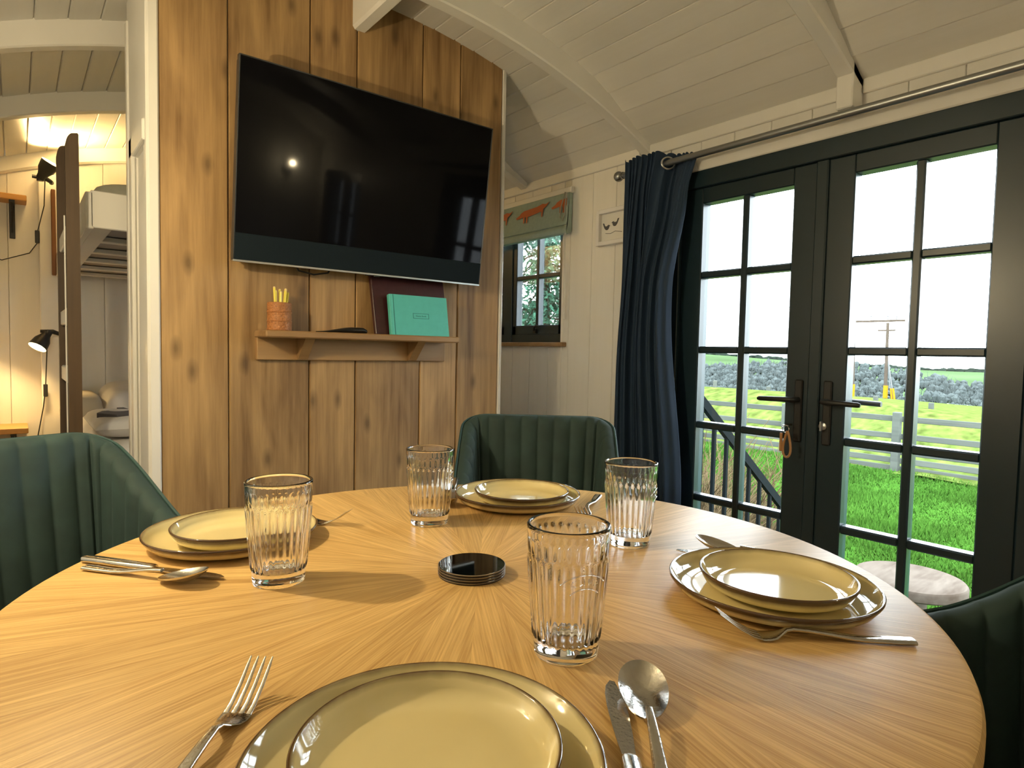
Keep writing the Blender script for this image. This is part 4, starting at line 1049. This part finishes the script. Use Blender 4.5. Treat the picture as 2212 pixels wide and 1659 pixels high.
for px0, px1 in ((1918, 1927), (1919, 1933)):
    t, b = on_x(px0, 780, XP), on_x(px1, 862, XP)
    obj('stay_wire', MB().tube([(0, t.y, t.z), (0, b.y, b.z - .8)], .045, 6), M['insul'], up)
    obj('stay_guard', MB().tube([(0, b.y, b.z - .3), (0, lerp(b.y, t.y, .28), lerp(b.z, t.z, .28))], .11, 8), M['guard'], up)
# steps and handrail
RY = 1.70
st = thing('door_steps', 'grey steps leading down from the glazed doors to the lawn', 'steps', (2.27, 1.02, GZ))
for i in range(4): obj('step', MB().box(.02 + .27 * i, .30 + .27 * i, -.62, .62, 0, .56 - .16 * i, .01), M['step'], st)
rl = thing('handrail', 'dark metal stair railing with upright balusters going down to the lawn', 'railing', (0, RY, 0))
ra, rb_ = on_y(1508, 856, RY), on_y(1685, 1088, RY)
d = (rb_ - ra); ext = ra - d * .12; ext2 = rb_ + d * .35
obj('rail_bar', MB().add([(p.x, s * .012, p.z + t) for p in (ext, ext2) for s in (-1, 1) for t in (-.026, .026)], [(0, 1, 3, 2), (4, 6, 7, 5), (0, 4, 5, 1), (2, 3, 7, 6), (0, 2, 6, 4), (1, 5, 7, 3)]), M['railmetal'], rl)
step_x = (on_y(1640, 1000, RY).x - on_y(1616, 1000, RY).x)
xb = on_y(1512, 1000, RY).x
while xb < ext2.x:
    zt = ra.z + d.z * (xb - ra.x) / d.x
    obj('baluster', MB().box(xb - .008, xb + .008, -.008, .008, GZ - .01, zt - .01), M['railmetal'], rl); xb += step_x
# bare shrub behind the railing
rnd = random.Random(11); m = MB()
for i in range(520):
    bx0, by0 = rnd.uniform(3.7, 5.0), rnd.uniform(2.5, 3.5)
    hgt = rnd.uniform(.35, 1.05) * (1.0 if rnd.random() < .8 else 1.25); lx, ly = rnd.uniform(-.30, .45), rnd.uniform(-.55, .35)
    pts = [(bx0 + lx * t * t + rnd.uniform(-.02, .02), by0 + ly * t * t + rnd.uniform(-.02, .02), GZ - .02 + hgt * t) for t in (0, .33, .66, 1)]
    m.tube(pts, [.006, .005, .004, .002], 4)
    for _ in range(3):
        k = rnd.randint(1, 2); q = pts[k]; m.tube([q, (q[0] + rnd.uniform(-.12, .18), q[1] + rnd.uniform(-.2, .15), q[2] + rnd.uniform(.08, .25))], [.003, .0015], 3)
o = obj('bare_shrub', m, M['twig'], None, False, False); tag(o, 'leafless brown shrub with many thin twigs behind the stair railing', 'shrub')
# round log table
lt = thing('log_table', 'round wooden garden table with a thick top standing on the lawn outside the doors', 'table', (4.05, 1.32, GZ))
obj('table_top', MB().lathe([(0, .435), (.275, .435), (.283, .443), (.283, .485), (.275, .495), (0, .495)], 48), M['logtop'], lt, 40)
obj('stem', MB().lathe([(0, 0), (.17, 0), (.15, .03), (.10, .06), (.09, .38), (.13, .436), (0, .436)], 28), M['logtop'], lt, True)
# grass blades near the doors
rnd = np.random.default_rng(4); nb = 60000
bx_ = rnd.uniform(2.9, 10.8, nb); by_ = bx_ * rnd.uniform(.18, .72, nb); hh = rnd.uniform(.03, .085, nb) * (1 + .5 * np.sin(bx_ * 2.1) * np.sin(by_ * 3.3)); aa = rnd.uniform(0, 2 * PI, nb)
keep = ~((bx_ < 3.46) & (by_ > .34) & (by_ < 1.70)) & (np.hypot(bx_ - 4.05, by_ - 1.32) > .22)      # no grass where the steps and the table stem stand
bx_, by_, hh, aa = bx_[keep], by_[keep], hh[keep], aa[keep]; nb = len(bx_); ww = .004 + .0006 * bx_
bz = GZ + .03 * np.sin(bx_ * .9 + by_ * .7) - .01
V = np.empty((nb, 3, 3)); V[:, 0] = np.c_[bx_ - ww * np.cos(aa), by_ - ww * np.sin(aa), bz]; V[:, 1] = np.c_[bx_ + ww * np.cos(aa), by_ + ww * np.sin(aa), bz]
V[:, 2] = np.c_[bx_ + rnd.normal(0, .025, nb), by_ + rnd.normal(0, .025, nb), bz + hh]
me = bpy.data.meshes.new('grass'); me.vertices.add(nb * 3); me.vertices.foreach_set('co', V.reshape(-1))
me.loops.add(nb * 3); me.loops.foreach_set('vertex_index', np.arange(nb * 3, dtype=np.int32)); me.polygons.add(nb)
me.polygons.foreach_set('loop_start', np.arange(0, nb * 3, 3, dtype=np.int32)); me.update(calc_edges=True); me.validate()
o = obj('lawn_grass', me, M['blade']); o['kind'] = 'stuff'; tag(o, 'bright green grass growing on the lawn outside the doors', 'grass')
# conifer outside the small window
cf = thing('conifer_tree', 'green conifer with drooping branches outside the small window', 'tree', (5.6, 6.6, GZ))
obj('trunk', MB().tube([(.5, .3, -.05), (.5, .3, 4.2)], [.14, .05], 10), M['bark'], cf, True)
rnd = random.Random(8); m = MB(); tw = MB()
for i in range(110):
    z = rnd.uniform(.8, 4.1); a = rnd.uniform(0, 2 * PI); L_ = rnd.uniform(.8, 1.7) * (1 - .12 * z)
    pts = []
    for k in range(7):
        t = k / 6; pts.append(Vector((.5 + math.cos(a) * L_ * t, .3 + math.sin(a) * L_ * t, z + .15 * t - .55 * t * t)))
    tw.tube(pts, [.016, .014, .012, .01, .008, .006, .004], 5)
    for k in range(1, 7):
        for _ in range(16):
            q = pts[k] + Vector((rnd.uniform(-.16, .16), rnd.uniform(-.16, .16), rnd.uniform(-.20, .08)))
            dv = Vector((rnd.uniform(-1, 1), rnd.uniform(-1, 1), rnd.uniform(-1.2, .2))).normalized() * rnd.uniform(.05, .12); sd_ = dv.cross(Vector((rnd.uniform(-1, 1), rnd.uniform(-1, 1), rnd.uniform(-1, 1)))).normalized() * .02
            m.add([q - sd_, q + sd_, q + dv], [(0, 1, 2)])
obj('branches', tw, M['bark'], cf, True, False)
o = obj('needles', m, M['needle'], cf, False, False); o['kind'] = 'stuff'
